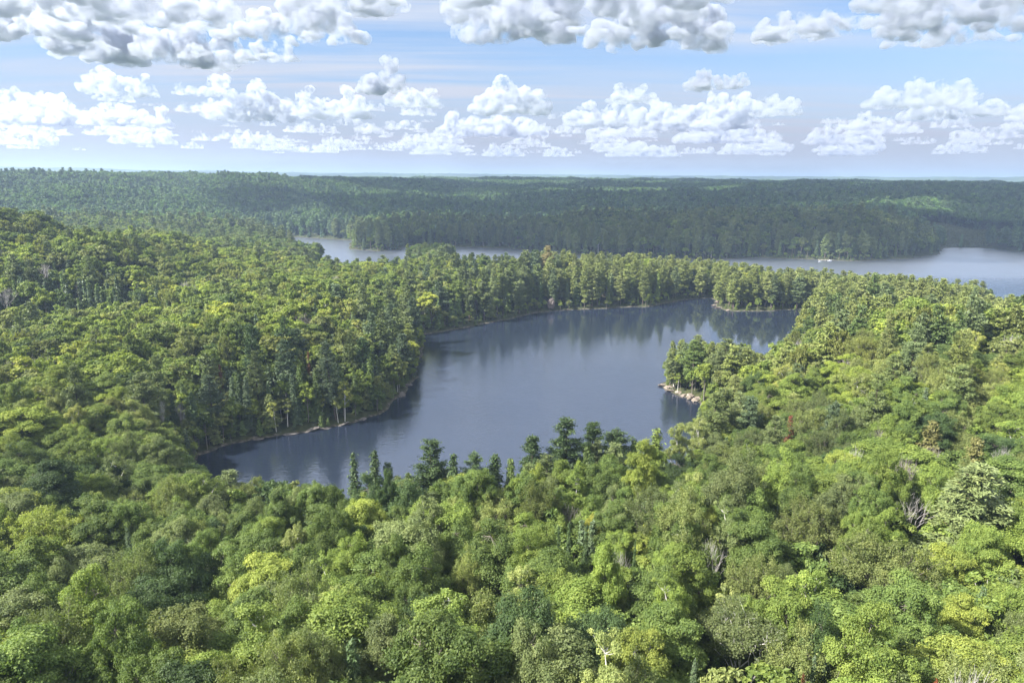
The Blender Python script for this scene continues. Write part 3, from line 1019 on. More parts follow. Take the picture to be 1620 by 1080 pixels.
MASS_COL = bpy.data.collections.new('woodland_growth')       # not linked: only the masses of trees draw from it
MASS, MASS_N = {}, 0
LOD_COLS = {'maple': ['yellow-green', 'bright green', 'mid green', 'grey-green', 'dark green'], 'oak': ['bright green', 'mid green', 'grey-green', 'dark green', 'olive'],
            'birch': ['pale green', 'bright green', 'grey-green'], 'ash': ['olive', 'grey-green'], 'pine': ['pine green', 'blue-green', 'dark green', 'grey-green'],
            'spruce': ['dark green', 'blue-green', 'mid green'], 'cedar': ['olive', 'mid green'], 'snag': ['grey-green']}
LOD_VARS = {'maple': 3, 'oak': 3, 'birch': 2, 'ash': 2, 'pine': 3, 'spruce': 2, 'cedar': 1, 'snag': 1}
for lod in (0, 1, 2):
    for kd in LOD_COLS:
        if lod == 2 and kd == 'snag': continue
        for i in range(LOD_VARS[kd]):
            K = KINDS[kd]
            if lod == 0 and kd != 'snag': wd, lf = grow_kind(kd, i, 0)
            elif kd == 'snag': wd, lf = grow_kind(kd, 1, 0)
            else: wd, lf = grow_kind(kd, i + 20, lod)
            if kd == 'snag': me = wd.mesh('woodland_snag', [M_DEAD])
            else: me = whole(wd, lf, 'woodland_' + kd, K['bark'], M_LEAF_W if K['leaf'] is M_LEAF else M_NEEDLE_W, keep_wood=lod < 2)
            o = bpy.data.objects.new('woodland_growth_%03d' % MASS_N, me)
            MASS_COL.objects.link(o)
            MASS[lod, kd, i] = MASS_N
            MASS_N += 1


def forest_points(r0, r1, sp, half_deg, seed, jit=.42):
    rng = np.random.default_rng(seed)
    ys = np.arange(-r1 * .5, r1 + sp, sp * .866)
    xs = np.arange(-r1, r1 + sp, sp)
    X, Y = np.meshgrid(xs, ys)
    X = X + (np.arange(len(ys)) % 2)[:, None] * sp * .5
    X = (X + rng.uniform(-jit, jit, X.shape) * sp).ravel(); Y = (Y + rng.uniform(-jit, jit, Y.shape) * sp).ravel()
    r = np.hypot(X, Y); a = np.degrees(np.arctan2(X, Y))
    k = (r >= r0) & (r < r1) & (np.abs(a) < half_deg)
    return X[k], Y[k]


def column(x, y):
    return 810 + FPX * x / np.maximum(y, 1e-3)


def species(x, y, d, rng):
    """what grows where: conifers along the shores, on the point, on the neck between the lakes and on the right-hand hill"""
    n = len(x); r = np.hypot(x, y); px = column(x, y)
    pine = np.full(n, .02); spr = np.full(n, .03); ced = np.full(n, .01); snag = np.where(r < 420, .006, 0)
    main = (r < 560)
    shore = d < 13
    pine += np.where(shore & main, .22, 0); spr += np.where(shore & main, .16, 0); ced += np.where(shore & main, .18, 0)
    pine *= np.where((r < 118) & (px < 1250), 0, np.where(r < 165, .4, 1))
    row = (r < 160) & (d < 17) & (px > 540) & (px < 1095)
    pine += np.where(row, .26, 0); spr += np.where(row, .22, 0); ced += np.where(row, .08, 0)
    left_bank = main & (x < -30) & (x > -105) & (y > 165) & (y < 335) & (d < 34)
    spr += np.where(left_bank, .34, 0); pine += np.where(left_bank, .05, 0); ced += np.where(left_bank, .18, 0)
    neck = (y > 335) & (y < 520) & (x > -60) & (x < 215)
    nk = neck * np.clip((x + 60) / 110, .25, 1)
    pine += nk * .50; spr += nk * .10; ced += nk * .06
    point = (np.hypot(x - 70, y - 233) < 26) & (y > 212)
    pine += np.where(point, .65, 0); ced += np.where(point, .08, 0)
    right = (x > 70) & (y > 120) & (y < 420) & (px > 1120)
    pine += right * (.07 + .20 * np.clip((y - 190) / 130, 0, 1)); ced += right * .05; snag += right * .01
    spires = (np.hypot(x + 190, y - 292) < 34)
    spr += np.where(spires, .75, 0)
    fs = (r > 640) & (d < 26)
    pine += fs * .28; spr += fs * .25
    fh = (r > 700)
    pine += fh * .05 * (1 + vnoise(x / 90, y / 90, 33)); spr += fh * .06 * (1 + vnoise(x / 120, y / 120, 34))
    firs = np.hypot(x - 14, y - 100) < 15
    spr += np.where(firs, .22, 0)
    snag += np.where((r < 420) & ~shore, .012, 0)
    pine = np.where(r > 1350, 0, pine); spr = np.where(r > 1350, spr * .3, spr)
    u = rng.random(n)
    out = np.empty(n, object)
    c1 = pine; c2 = c1 + spr; c3 = c2 + ced; c4 = c3 + snag
    b = rng.random(n)
    pb = .10 + .10 * vnoise(x / 40, y / 40, 35); pa = .10 + .04 * vnoise(x / 30, y / 30, 36); pm = .42
    for i in range(n):
        if u[i] < c1[i]: out[i] = 'pine'
        elif u[i] < c2[i]: out[i] = 'spruce'
        elif u[i] < c3[i]: out[i] = 'cedar'
        elif u[i] < c4[i]: out[i] = 'snag'
        elif b[i] < pb[i]: out[i] = 'birch'
        elif b[i] < pb[i] + pa[i]: out[i] = 'ash' if r[i] < 800 else 'oak'
        elif b[i] < pb[i] + pa[i] + pm: out[i] = 'maple'
        else: out[i] = 'oak'
    return out


def colour_of(kd, x, y, rng):
    r = math.hypot(x, y)
    q = float(vnoise(np.array([x / 22]), np.array([y / 22]), 44)[0]) * .5 + rng.normal(0, .35)
    L = LOD_COLS[kd]
    if kd == 'maple':
        if r > 640: q = q * .7 - .35
        if r < 100: q += .22
        return L[0] if q > .62 else L[1] if q > .12 else L[2] if q > -.42 else L[3] if q > -.66 else L[4]
    if kd == 'oak':
        if r > 640: q -= .2
        return L[0] if q > .35 else L[1] if q > -.15 else L[2] if q > -.45 else L[3] if q > -.75 else L[4]
    if kd == 'pine':
        return L[0] if q > -.1 else L[3] if q > -.4 else L[1] if q > -.7 else L[2]
    return L[int(rng.integers(0, len(L)))]


# trees picked out one by one: kind, x, y, height, crown radius, colour, what it looks like
SPECIAL = [
 ('ash', -67.7, 90.1, 17.0, 5.6, 'yellow-green', 'tall yellow-green tree with an open crown and bare trunk near the left edge'),
 ('oak', -95.4, 125.9, 18.0, 4.9, 'mid green', 'green tree with a long dark trunk beyond the yellow-green tree at left'),
 ('oak', -90.2, 132.6, 16.0, 5.6, 'mid green', 'broad rounded dull green tree, shaded, left of the lake tip'),
 ('maple', -81.3, 128.3, 15.0, 4.5, 'bright green', 'green dome touching the broad rounded dull green tree on its right side'),
 ('ash', -70.0, 111.0, 15.0, 5.1, 'olive', 'small brownish-green airy tree in the shade right of the yellow-green tree'),
 ('maple', -69.8, 125.3, 16.0, 4.9, 'mid green', 'round green maple below the narrow lake tip at left'),
 ('birch', -70.2, 136.8, 15.0, 4.3, 'mid green', 'pale-barked green tree just in front of the lake tip'),
 ('ash', -52.5, 124.9, 15.6, 4.3, 'olive', 'brownish-olive tree standing against the dark lake water at left'),
 ('maple', -80.2, 99.7, 16.0, 5.4, 'yellow-green', 'bright yellow-green maple half cut by the left edge'),
 ('oak', -55.8, 82.9, 15.0, 4.7, 'grey-green', 'grey-green layered maple right of the yellow-green open tree'),
 ('snag', -40.7, 83.8, 15.0, 2.4, 'wood', 'thin bare tree with upright grey twigs, left of the tall olive oval tree'),
 ('oak', -31.7, 81.7, 17.0, 4.4, 'mid green', 'tall dull green oval tree right of the thin bare upright tree'),
 ('oak', -20.8, 84.3, 16.0, 3.8, 'dark green', 'dark bluish-green tree with visible limbs, left of centre'),
 ('maple', -29.6, 94.2, 15.0, 3.4, 'bright green', 'dense domed green maple left of the dark bluish-green tree'),
 ('oak', -14.0, 82.3, 19.0, 5.1, 'grey-green', 'largest hazy green crown in the middle of the near woods'),
 ('oak', -11.6, 72.4, 18.0, 4.1, 'mid green', 'broad green tree on dark stems in front of the largest hazy crown'),
 ('maple', -9.9, 122.6, 18.0, 5.6, 'yellow-green', 'big yellow-green domed maple near the water, left of the round light maple'),
 ('maple', -40.2, 121.1, 15.0, 3.8, 'bright green', 'bright green maple left of the twin spruces, next to a darker one'),
 ('maple', -33.4, 119.2, 15.0, 3.5, 'mid green', 'darker green maple beside the bright one below the twin spruces'),
 ('maple', 1.9, 124.3, 16.0, 3.9, 'bright green', 'small round light green maple right of the big yellow-green dome'),
 ('ash', -2.7, 102.3, 16.0, 4.6, 'pale green', 'pale yellowish feathery tree below the round light maple'),
 ('oak', 4.5, 73.1, 18.0, 4.6, 'mid green', 'wide green crown over forked limbs, right of the pale feathery trees'),
 ('ash', -4.5, 78.4, 16.0, 2.9, 'pale green', 'pale feathery tree directly right of the largest hazy crown'),
 ('maple', -6.0, 56.0, 15.5, 1.5, 'gold green', 'small vivid yellow-green maple right of the lobed bright maple'),
 ('maple', -12.8, 60.6, 16.0, 3.6, 'bright green', 'large lobed bright green maple low in the centre of the near woods'),
 ('snagbirch', 23.2, 58.5, 15.0, 4.1, 'grey-green', 'grey-green birch with spreading white limbs showing through'),
 ('snag', 25.5, 78.2, 16.0, 2.0, 'wood', 'tall bleached dead tree with many fine branches right of centre'),
 ('oak', 21.3, 79.2, 17.0, 4.1, 'mid green', 'green tree on a white leaning trunk, left of the tall bleached dead tree'),
 ('ash', 50.4, 143.8, 15.0, 5.3, 'olive', 'brownish umbrella-shaped crown on a single bare trunk'),
 ('snag', 59.8, 94.0, 15.0, 3.3, 'wood', 'bleached dead tree with spreading white branches, left of the big dark-stemmed pine'),
 ('pine', 63.9, 86.5, 22.0, 6.6, 'grey-green', 'big white pine with a dark trunk and a reddish base, at right'),
 ('ash', 46.4, 75.9, 17.0, 5.4, 'olive', 'wide brownish open crown with fine pale branches, low on the right'),
 ('ash', 42.7, 89.1, 16.0, 4.4, 'olive', 'brownish-green domed open crown left of the bleached dead tree with spreading branches'),
 ('spruce', 65.7, 152.1, 17.3, 1.8, 'rust red', 'small rust-red dead spruce in the green canopy at right'),
 ('oak', 12.7, 92.3, 15.5, 1.7, 'gold', 'golden-yellow young tree among the fir spires right of centre'),
 ('oak', 34.3, 52.2, 15.5, 1.8, 'gold', 'golden-yellow small tree near the bottom edge at right'),
 ('spruce', 8.2, 87.6, 15.5, 0.8, 'dark green', 'dark fir spire just left of the golden-yellow young tree'),
 ('spruce', 10.5, 85.9, 15.5, 0.8, 'dark green', 'dark fir spire between the golden young tree and the wide forked crown'),
 ('spruce', 6.6, 85.3, 15.5, 0.7, 'dark green', 'shortest dark fir spire left of the golden young tree'),
 ('spruce', 16.1, 79.9, 15.5, 0.6, 'dark green', 'slim fir spire right of the golden young tree'),
 ('spruce', 26.7, 51.8, 15.5, 0.7, 'blue-green', 'bluish young fir near the bottom edge, right of the white-limbed birch'),
 ('spruce', 28.3, 52.6, 15.5, 0.9, 'blue-green', 'broader bluish young fir near the bottom edge, next to a slim one'),
 ('spruce', 23.9, 49.0, 15.5, 0.6, 'mid green', 'green young fir at the bottom edge left of the bluish pair'),
 ('spruce', 24.4, 48.8, 15.5, 0.6, 'brown', 'brown-tipped young fir at the bottom edge left of the bluish pair'),
 ('spruce', 15.6, 49.8, 15.5, 0.8, 'blue-green', 'bushy bluish fir at the bottom edge left of the white-limbed birch'),
 ('spruce', 36.4, 50.0, 15.5, 0.6, 'rust', 'rust-coloured fir tip showing at the bottom edge on the right'),
 ('spruce', 53.5, 68.7, 15.5, 1.2, 'dark green', 'tall slim spruce in front of the big dark-stemmed pine'),
 ('maple', 55.5, 78.5, 15.0, 3.2, 'yellow-green', 'yellowish domed maple below the big dark-stemmed pine'),
 ('maple', 49.6, 66.5, 15.0, 2.9, 'gold green', 'vivid yellow-green maple below the slim spruce at right'),
 ('maple', 31.5, 56.3, 15.0, 2.3, 'gold green', 'vivid yellow maple right of the white-limbed birch'),
 ('maple', 11.6, 53.7, 15.0, 3.0, 'yellow-green', 'yellow-green layered maple near the bottom, left of the white-limbed birch'),
 ('maple', -40.0, 56.7, 15.0, 3.4, 'bright green', 'bright maple with tiered sprays near the bottom left'),
 ('maple', -34.5, 68.8, 15.0, 3.7, 'bright green', 'bright green maple below the thin bare upright tree'),
 ('oak', -53.9, 66.0, 16.0, 3.8, 'mid green', 'dull green crown cut by the left edge, low down'),
 ('spruce', -30.5, 122.8, 22.4, 2.4, 'dark green', 'left one of the twin dark spruces against the lake water'),
 ('spruce', -26.5, 123.2, 22.8, 2.8, 'dark green', 'right one of the twin dark spruces against the lake water'),
 ('pine', -24.1, 123.7, 20.1, 1.8, 'blue-green', 'small thin pine right of the twin dark spruces'),
 ('pine', -16.0, 125.5, 23.6, 4.8, 'dark green', 'broad-topped dark pine on the near shore, left of the small firs'),
 ('spruce', -11.3, 124.5, 21.6, 3.0, 'dark green', 'small dark fir just right of the broad-topped shore pine'),
 ('pine', -7.4, 125.3, 21.0, 4.1, 'dark green', 'rounded dark pine on the near shore between two firs'),
 ('spruce', -3.3, 127.5, 20.6, 3.5, 'dark green', 'dark fir on the near shore right of the rounded pine'),
 ('cedar', -0.1, 127.5, 19.4, 2.2, 'mid green', 'green cedar on the near shore right of the dark fir'),
 ('pine', 4.3, 128.9, 23.4, 3.8, 'dark green', 'slender dark pine left of the tallest near-shore pine'),
 ('pine', 11.2, 129.5, 26.9, 4.9, 'dark green', 'tallest dark pine on the near shore'),
 ('pine', 16.9, 133.9, 24.2, 4.1, 'dark green', 'dark pine just right of the tallest near-shore pine'),
 ('pine', 22.3, 135.7, 22.5, 5.4, 'dark green', 'wide dark pine second right of the tallest near-shore pine'),
 ('cedar', 26.0, 135.5, 20.4, 2.4, 'mid green', 'round cedar between the wide dark pine and the green spire'),
 ('spruce', 31.5, 139.0, 21.7, 3.7, 'bright green', 'bright green spire at the right end of the near-shore row'),
 ('birch', 37.6, 144.2, 20.2, 3.3, 'pale green', 'pale green birch where the near shore meets the right bank'),
 ('birch', 45.1, 154.3, 18.0, 3.3, 'pale green', 'pale birch with a white stem beside the bay below the rocky point'),
 ('pine', 59.5, 238, 14, 2.6, 'grey-green', 'lone leaning pine at the tip of the rocky point'),
 ('pine', 65, 236, 18, 4.6, 'mid green', 'biggest pine on the rocky point'),
 ('pine', 68, 243, 18, 4.0, 'grey-green', 'pine right behind the biggest pine on the rocky point'),
 ('pine', 72.7, 225.1, 21.0, 5.2, 'grey-green', 'broad pine in the middle of the rocky point'),
 ('pine', 69.5, 229, 15, 3.6, 'grey-green', 'shorter pine in front of the broad pine on the rocky point'),
 ('pine', 76.8, 216.7, 20.0, 4.4, 'grey-green', 'pine at the landward end of the rocky point'),
 ('pine', 22.1, 429.1, 29.0, 5.2, 'pale brown', 'tall brownish pine rising above the woods between the two lakes'),
 ('spruce', -195.8, 275.6, 12.5, 1.2, 'rust', 'rust-red dead spruce among the dark spires far left'),
 ('spruce', -186.7, 279.9, 12.5, 1.2, 'rust', 'brighter rust-red dead spruce right of another among the far-left spires'),
 ('spruce', -96.7, 387.5, 12.5, 1.2, 'rust', 'rust-brown dead spruce left of another in the woods below the back lake'),
 ('spruce', -94.3, 397.4, 12.5, 1.2, 'rust', 'slim rust-brown dead spruce right of another below the back lake'),
 ('spruce', -89.9, 202.3, 15.5, 1.4, 'brown', 'dark red-brown dead spruce in the shaded woods on the left bank'),
 ('spruce', -66.9, 216.8, 16, 1.3, 'brown', 'brown dead spruce in the woods above the left bank of the lake'),
 ('cedar', 204.1, 331.0, 12.5, 1.2, 'rust', 'small red-brown dead tree in the woods in front of the wide back lake'),
 ('snag', -151.3, 198.6, 16.0, 5.6, 'purple wood', 'leafless greyish-purple tree at the left edge'),
 ('snag', -142.7, 196.2, 16.0, 4.6, 'purple wood', 'leafless greyish-purple tree right of another by the left edge'),
 ('snag', -131.2, 229.3, 15.0, 3.2, 'wood', 'grey leafless tree in the shaded woods left of the lake'),
 ('pine', -86, 186, 19, 3.9, 'blue-green', 'pale blue-green pine on the left shore of the lake'),
 ('cedar', -89.7, 168.9, 10.0, 3.4, 'olive', 'yellowish cedar in front of the dead shore tree'),
 ('cedar', -91, 180, 8, 2.2, 'olive', 'small yellowish cedar left of the pale blue-green shore pine'),
 ('snag', -95, 176, 15, 1.0, 'white wood', 'slim white dead trunk left of the pale blue-green shore pine'),
 ('snag', -92, 180, 13, 1.7, 'wood', 'grey dead spruce between the white trunk and the pale blue-green pine'),
 ('spruce', -78, 192, 17, 2.0, 'blue-green', 'bluish spruce on the left shore right of the pale pine'),
 ('cedar', -72.5, 194, 11, 2.8, 'olive', 'cedar with yellowish tips on the left shore above the ledge'),
 ('pine', -42, 268, 17, 3.2, 'yellow-green', 'sunlit yellowish pine at the tip of the left bank beside the small cove'),
 ('snag', 72.5, 126.3, 16.0, 2.1, 'purple wood', 'grey leafless crown in the right-hand canopy right of the red spruce'),
 ('snag', 72.7, 109.9, 16.0, 2.3, 'purple wood', 'low greyish leafless crown left of the orange-tinged cedars'),
 ('cedar', 80.3, 122.9, 15.5, 3.0, 'orange olive', 'orange-tinged cedar above the big dark-stemmed pine'),
 ('cedar', 82.6, 113.8, 15.5, 2.7, 'orange olive', 'second orange-tinged cedar, nearer the right edge'),
 ('cedar', 66.2, 113.2, 15.5, 1.9, 'orange olive', 'brownish cedar left of the low greyish leafless crown'),
 ('snag', 84.9, 109.6, 16.0, 2.0, 'wood', 'grey leafless tree close to the right edge, below the orange-tinged cedars'),
 ('snag', 40.4, 81.1, 16.0, 0.9, 'wood', 'slanting pale bare stem left of the bleached dead tree'),
 ('snag', -50.8, 73.4, 16.0, 2.6, 'purple wood', 'grey twiggy leafless crown below the grey-green layered maple'),
 ('snag', 14.0, 70.5, 16.0, 1.6, 'wood', 'grey fine-twigged dead crown left of the white leaning trunk'),
 ('snag', -1.0, 55.7, 16.0, 1.1, 'wood', 'grey dead stems right of the vivid yellow-green small maple'),
]
STYLE = {'maple': 'maple', 'oak': 'broadleaf', 'birch': 'birch', 'ash': 'open-crowned ash', 'pine': 'pine', 'spruce': 'spruce', 'cedar': 'cedar', 'snag': 'dead tree'}
NAME = {'maple': 'maple_tree', 'oak': 'broadleaf_tree', 'birch': 'birch_tree', 'ash': 'ash_tree', 'pine': 'pine_tree',
        'spruce': 'spruce_tree', 'cedar': 'cedar_tree', 'snag': 'dead_tree'}
GROUP = {'maple': 'maples of the near woods', 'oak': 'broadleaf trees of the near woods', 'birch': 'birches of the near woods',
         'ash': 'open-crowned ash trees of the near woods', 'pine': 'pines along the water', 'spruce': 'spruces and firs of the near woods',
         'cedar': 'cedars of the near woods', 'snag': 'dead trees standing in the woods'}


def to_picture(x, y, z):
    c, s = math.cos(PITCH), math.sin(PITCH)
    dz = z - CAM_H
    f = y * c - dz * s; v = y * s + dz * c
    u = x
    a, b = u / f, v / f
    cr, sr = math.cos(ROLL), math.sin(ROLL)
    a2, b2 = a * cr + b * sr, -a * sr + b * cr
    return 810 + FPX * a2, 540 - FPX * b2


def plant(kd, x, y, z, H, R, col, label, rng, group=None, wood=None, lean=None):
    K = KINDS[kd]
    var = int(rng.integers(0, K['n']))
    trunk, crown = CLOSE[kd, var]
    e = bpy.data.objects.new(NAME[kd], None)
    COL.objects.link(e)
    e.empty_display_size = 1.0
    e.location = (x, y, z)
    e.rotation_euler = (lean or (0, 0))[0], (lean or (0, 0))[1], float(rng.uniform(0, 6.283))
    q = float(rng.uniform(.86, 1.16))
    e.scale = (R / K['R'] * q, R / K['R'] / q, H / K['H'])
    tag(e, label, 'dead tree' if kd == 'snag' else 'tree', group or GROUP[kd])
    t = obj('trunk', trunk, e)
    if wood is not None:
        t.material_slots[0].link = 'OBJECT'; t.material_slots[0].material = wood
    c = obj('limbs' if kd == 'snag' else 'crown', crown, e)
    if kd == 'snag':
        if wood is not None:
            c.material_slots[0].link = 'OBJECT'; c.material_slots[0].material = wood
    else:
        c.color = (*PAL[col], 1)
    return e


M_PURPLE = bark_material('greyish_purple_twigs', (0.20, 0.165, 0.165), (0.33, 0.29, 0.29))
M_WHITE = bark_material('white_dead_wood', (0.50, 0.48, 0.45), (0.70, 0.68, 0.64))
M_REDBARK = bark_material('reddish_bark', (0.10, 0.06, 0.05), (0.24, 0.13, 0.10))
taken = []
rs = np.random.default_rng(77)
for kd, x, y, H, R, col, lab in SPECIAL:
    z = float(ground(np.array([x]), np.array([y]))[0]) - .3
    taken.append((x, y, R, H))
    wood = {'wood': M_DEAD, 'purple wood': M_PURPLE, 'white wood': M_WHITE}.get(col)
    kk = kd
    if kd == 'snagbirch': kk, wood = 'ash', M_WHITE
    if 'birch' in lab or 'white leaning' in lab: wood = M_WHITE
    if 'reddish base' in lab: wood = M_REDBARK
    lean = (0, -.22) if 'leaning pine' in lab else (.05, .30) if 'slanting' in lab else (0, .10) if 'white leaning' in lab else None
    e = plant(kk, x, y, z, H, R, col if col in PAL else 'mid green', lab, rs, wood=wood, lean=lean)
    if lean: e.rotation_euler[2] = 0
tx = np.array([t[0] for t in taken]); ty = np.array([t[1] for t in taken]); tr = np.array([t[2] for t in taken])
LANDMARKS = [(sx, sy, nm) for (sx, sy, nm) in [
    (-67.7, 90.1, 'the tall yellow-green open-crowned tree'), (-40.7, 83.8, 'the thin bare upright tree'), (-14, 82.3, 'the largest hazy crown'),
    (-9.9, 122.6, 'the big yellow-green dome'), (23.2, 58.5, 'the white-limbed birch'), (25.5, 78.2, 'the tall bleached dead tree'),
    (50.4, 143.8, 'the umbrella-shaped crown'), (59.8, 94, 'the spreading bleached dead tree'), (63.9, 86.5, 'the big dark-stemmed pine'),
    (73.4, 160, 'the red dead spruce'), (-28, 123, 'the twin dark spruces'), (11.2, 129.5, 'the tallest near-shore pine'),
    (64, 232, 'the rocky point'), (-87, 182, 'the pale blue-green shore pine'), (-85, 165, 'the narrow lake tip'),
    (17, 110, 'the golden young tree'), (-54.3, 78.5, 'the grey twiggy crown'), (45, 76, 'the wide brownish open crown'),
    (-12.8, 60.6, 'the lobed bright maple'), (-90.2, 132.6, 'the broad rounded shaded tree')]]


lookat = np.array([t[0] in ('snag', 'ash', 'spruce', 'snagbirch') or 'dark-stemmed' in t[6] for t in SPECIAL])
rspec = np.hypot(tx, ty); aspec = np.arctan2(tx, ty)
zspec = ground(tx, ty) + np.array([t[3] for t in taken]) * .62      # a picked-out tree shows at least its upper part
# rows of the treelines against the water, by column of the view: near woods, right bank, the point, the neck, the left hill
LINE_NEAR = [(250, 700), (300, 724), (340, 737), (430, 767), (480, 757), (560, 744), (700, 744), (860, 727), (1000, 705), (1085, 675)]
LINE_BANK = [(1085, 675), (1100, 652), (1130, 640), (1160, 612), (1190, 586), (1222, 564), (1245, 552), (1262, 536), (1274, 512), (1292, 478), (1330, 440)]
LINE_NECK = [(497, 411), (600, 406), (720, 402), (870, 398), (1000, 403), (1120, 411), (1200, 424), (1300, 430), (1400, 437), (1480, 442), (1560, 452), (1585, 472), (1680, 484)]
LINE_LEFT = [(-200, 300), (0, 320), (130, 336), (200, 351), (300, 362), (400, 375), (496, 386)]


def tree_cap(x, y, z, r, d):
    px = 810 + FPX * x / y if y > 1 else 0
    row = None
    if r < 175 and px < 1085: row = np.interp(px, *zip(*LINE_NEAR)) if px > 250 else None
    elif 212 < y and math.hypot(x - 72, y - 230) < 34 and px < 1222: row = np.interp(px, [1040, 1085, 1180, 1205, 1222], [545, 537, 545, 555, 562])
    elif r < 345 and 1085 <= px < 1330: row = np.interp(px, *zip(*LINE_BANK))
    if row is None and 280 < r < 530 and 497 < px < 1680 and y > 225: row = np.interp(px, *zip(*LINE_NECK))
    if row is None and 520 <= r < 690 and 600 < px < 740: row = 386
    if row is None and 300 < r < 690 and px <= 497: row = np.interp(px, *zip(*LINE_LEFT))
    if row is None: return 99.0
    row = row - math.tan(ROLL) * (px - 810)
    dep = PITCH + math.atan((row - 540) / FPX)
    return CAM_H - r * math.cos(math.atan2(x, y)) * math.tan(dep) - z


def populate():
    rng = np.random.default_rng(5)
    XS, YS = [], []
    for (r0, r1, sp, hd, sd) in ((22, 125, 4.15, 62, 1), (125, 270, 5.2, 47, 2), (270, 720, 5.9, 44, 3), (720, 1500, 6.5, 42, 4), (1500, 3080, 8.3, 41, 5)):
        a, b = forest_points(r0, r1, sp, hd, sd)
        XS.append(a); YS.append(b)
    X = np.concatenate(XS); Y = np.concatenate(YS)
    d = land_dist(X, Y)
    marsh = poly_sd(X, Y, MARSH) < 0
    k = (d > 1.6) & ~marsh
    X, Y, d = X[k], Y[k], d[k]
    Z = ground(X, Y, d)
    r = np.hypot(X, Y)
    # nothing needs planting where the land in front hides it by a wide margin
    ab = np.round(np.degrees(np.arctan2(X, Y)) * 2).astype(int)
    elev = np.degrees(np.arctan2(Z + 22 - CAM_H, r))
    keep = np.ones(len(X), bool)
    for b in np.unique(ab):
        az = math.radians(b / 2)
        rr = np.exp(np.linspace(math.log(30), math.log(3080), 420))
        gx, gy = rr * math.sin(az), rr * math.cos(az)
        gd = land_dist(gx, gy)
        ge = np.maximum.accumulate(np.degrees(np.arctan2(ground(gx, gy, gd) + np.where(gd > 4, 8, 0) - CAM_H, rr)))
        m = np.where(ab == b)[0]
        lim = np.interp(r[m] - 40, rr, ge)
        keep[m] = elev[m] > lim - .35
    X, Y, d, Z, r = X[keep], Y[keep], d[keep], Z[keep], r[keep]
    kinds = species(X, Y, d, rng)
    far_scale = np.where(r > 1500, 1.18, np.where(r > 720, 1.08, np.where(r > 270, 1.05, 1.0)))
    mass = []
    singles = []
    for i in range(len(X)):
        kd = kinds[i]; x, y, z = X[i], Y[i], Z[i]
        K = KINDS[kd]
        if r[i] < 520:
            dd = np.hypot(tx - x, ty - y)
            # the trees in front of a picked-out one stand aside a little
            if np.any(dd < tr * .62 + .8): continue
        s = float(np.clip(rng.normal(1.0, .17), .62, 1.45)) * far_scale[i]
        hs = float(np.clip(rng.normal(1.0, .12), .72, 1.3))
        if kd == 'pine': s *= .95; hs *= (1.0 if d[i] < 60 else .92)
        if kd == 'spruce': hs *= 1.12
        if kd == 'cedar': hs *= 1.1
        if r[i] > 640: hs = 1.02 + (hs - 1) * .5; s *= 1.08
        if r[i] < 125: s *= .84
        if d[i] < 5 and kd in ('maple', 'oak', 'ash', 'birch'): s *= .72; hs *= .68
        if r[i] < 270 and rng.random() < .16 and kd in ('maple', 'oak'): s *= 1.3; hs *= 1.06
        if -210 < x < 12 and 385 < y < 560:
            hs *= .9
        if x > 95 and y > 300 and r[i] < 560: hs *= .82
        # the woods stay as low as the open water behind them asks
        cap = tree_cap(x, y, z, r[i], d[i]) + (rng.uniform(-1.2, .6) if r[i] < 280 else rng.uniform(-4.5, 1.8) if kd != 'pine' else rng.uniform(-2.5, 3.2))
        if cap < 4.5: continue
        Hn = K['H'] * hs
        if r[i] < 150 and d[i] < 24 and 430 < column(x, y) < 1095: Hn = max(Hn, cap * rng.uniform(.84, 1.0)) if kd in ('maple', 'oak', 'birch', 'ash') else Hn
        if kd in ('pine', 'spruce', 'cedar') and r[i] < 160 and d[i] < 17 and 540 < column(x, y) < 1095:
            Hn = cap * rng.uniform(.92, 1.12); col = 'dark green' if rng.random() < .6 else 'blue-green' if kd != 'cedar' else 'mid green'; cap += 4
        if Hn > cap:
            if cap / Hn < .7: s *= max(.62, cap / Hn + .15)
            Hn = cap
        if r[i] < 260:
            fr = rspec - r[i]
            near_front = (fr > 0) & (fr < 15) & (np.abs(aspec - math.atan2(x, y)) * r[i] < tr * .9 + 1.2) & lookat
            if np.any(near_front): Hn = min(Hn, float(np.min((zspec - z)[near_front])) - 3.0)
            if Hn < 4: continue
        hs = Hn / K['H']
        if 530 < r[i] < 700 and 590 < column(x, y) < 745: col = 'dark green'
        col = colour_of(kd, x, y, rng)
        if r[i] < 176 and kd != 'snag':
            px, py = to_picture(x, y, z + K['H'] * hs * .7)
            if -25 < px < 1645 and py < 1125:
                singles.append((r[i], kd, x, y, z, K['H'] * hs, K['R'] * s, col, px, py, s, hs)); continue
        if r[i] < 300 and kd == 'snag':
            px, py = to_picture(x, y, z + 12)
            if -10 < px < 1630 and py < 1100:
                singles.append((r[i], kd, x, y, z, K['H'] * hs, K['R'] * s, col, px, py, s, hs)); continue
        lod = 0 if r[i] < 215 else 1 if r[i] < 800 else 2
        if kd == 'snag': lod = min(lod, 1)
        mass.append((x, y, z - .3, lod, kd, col, s, hs))
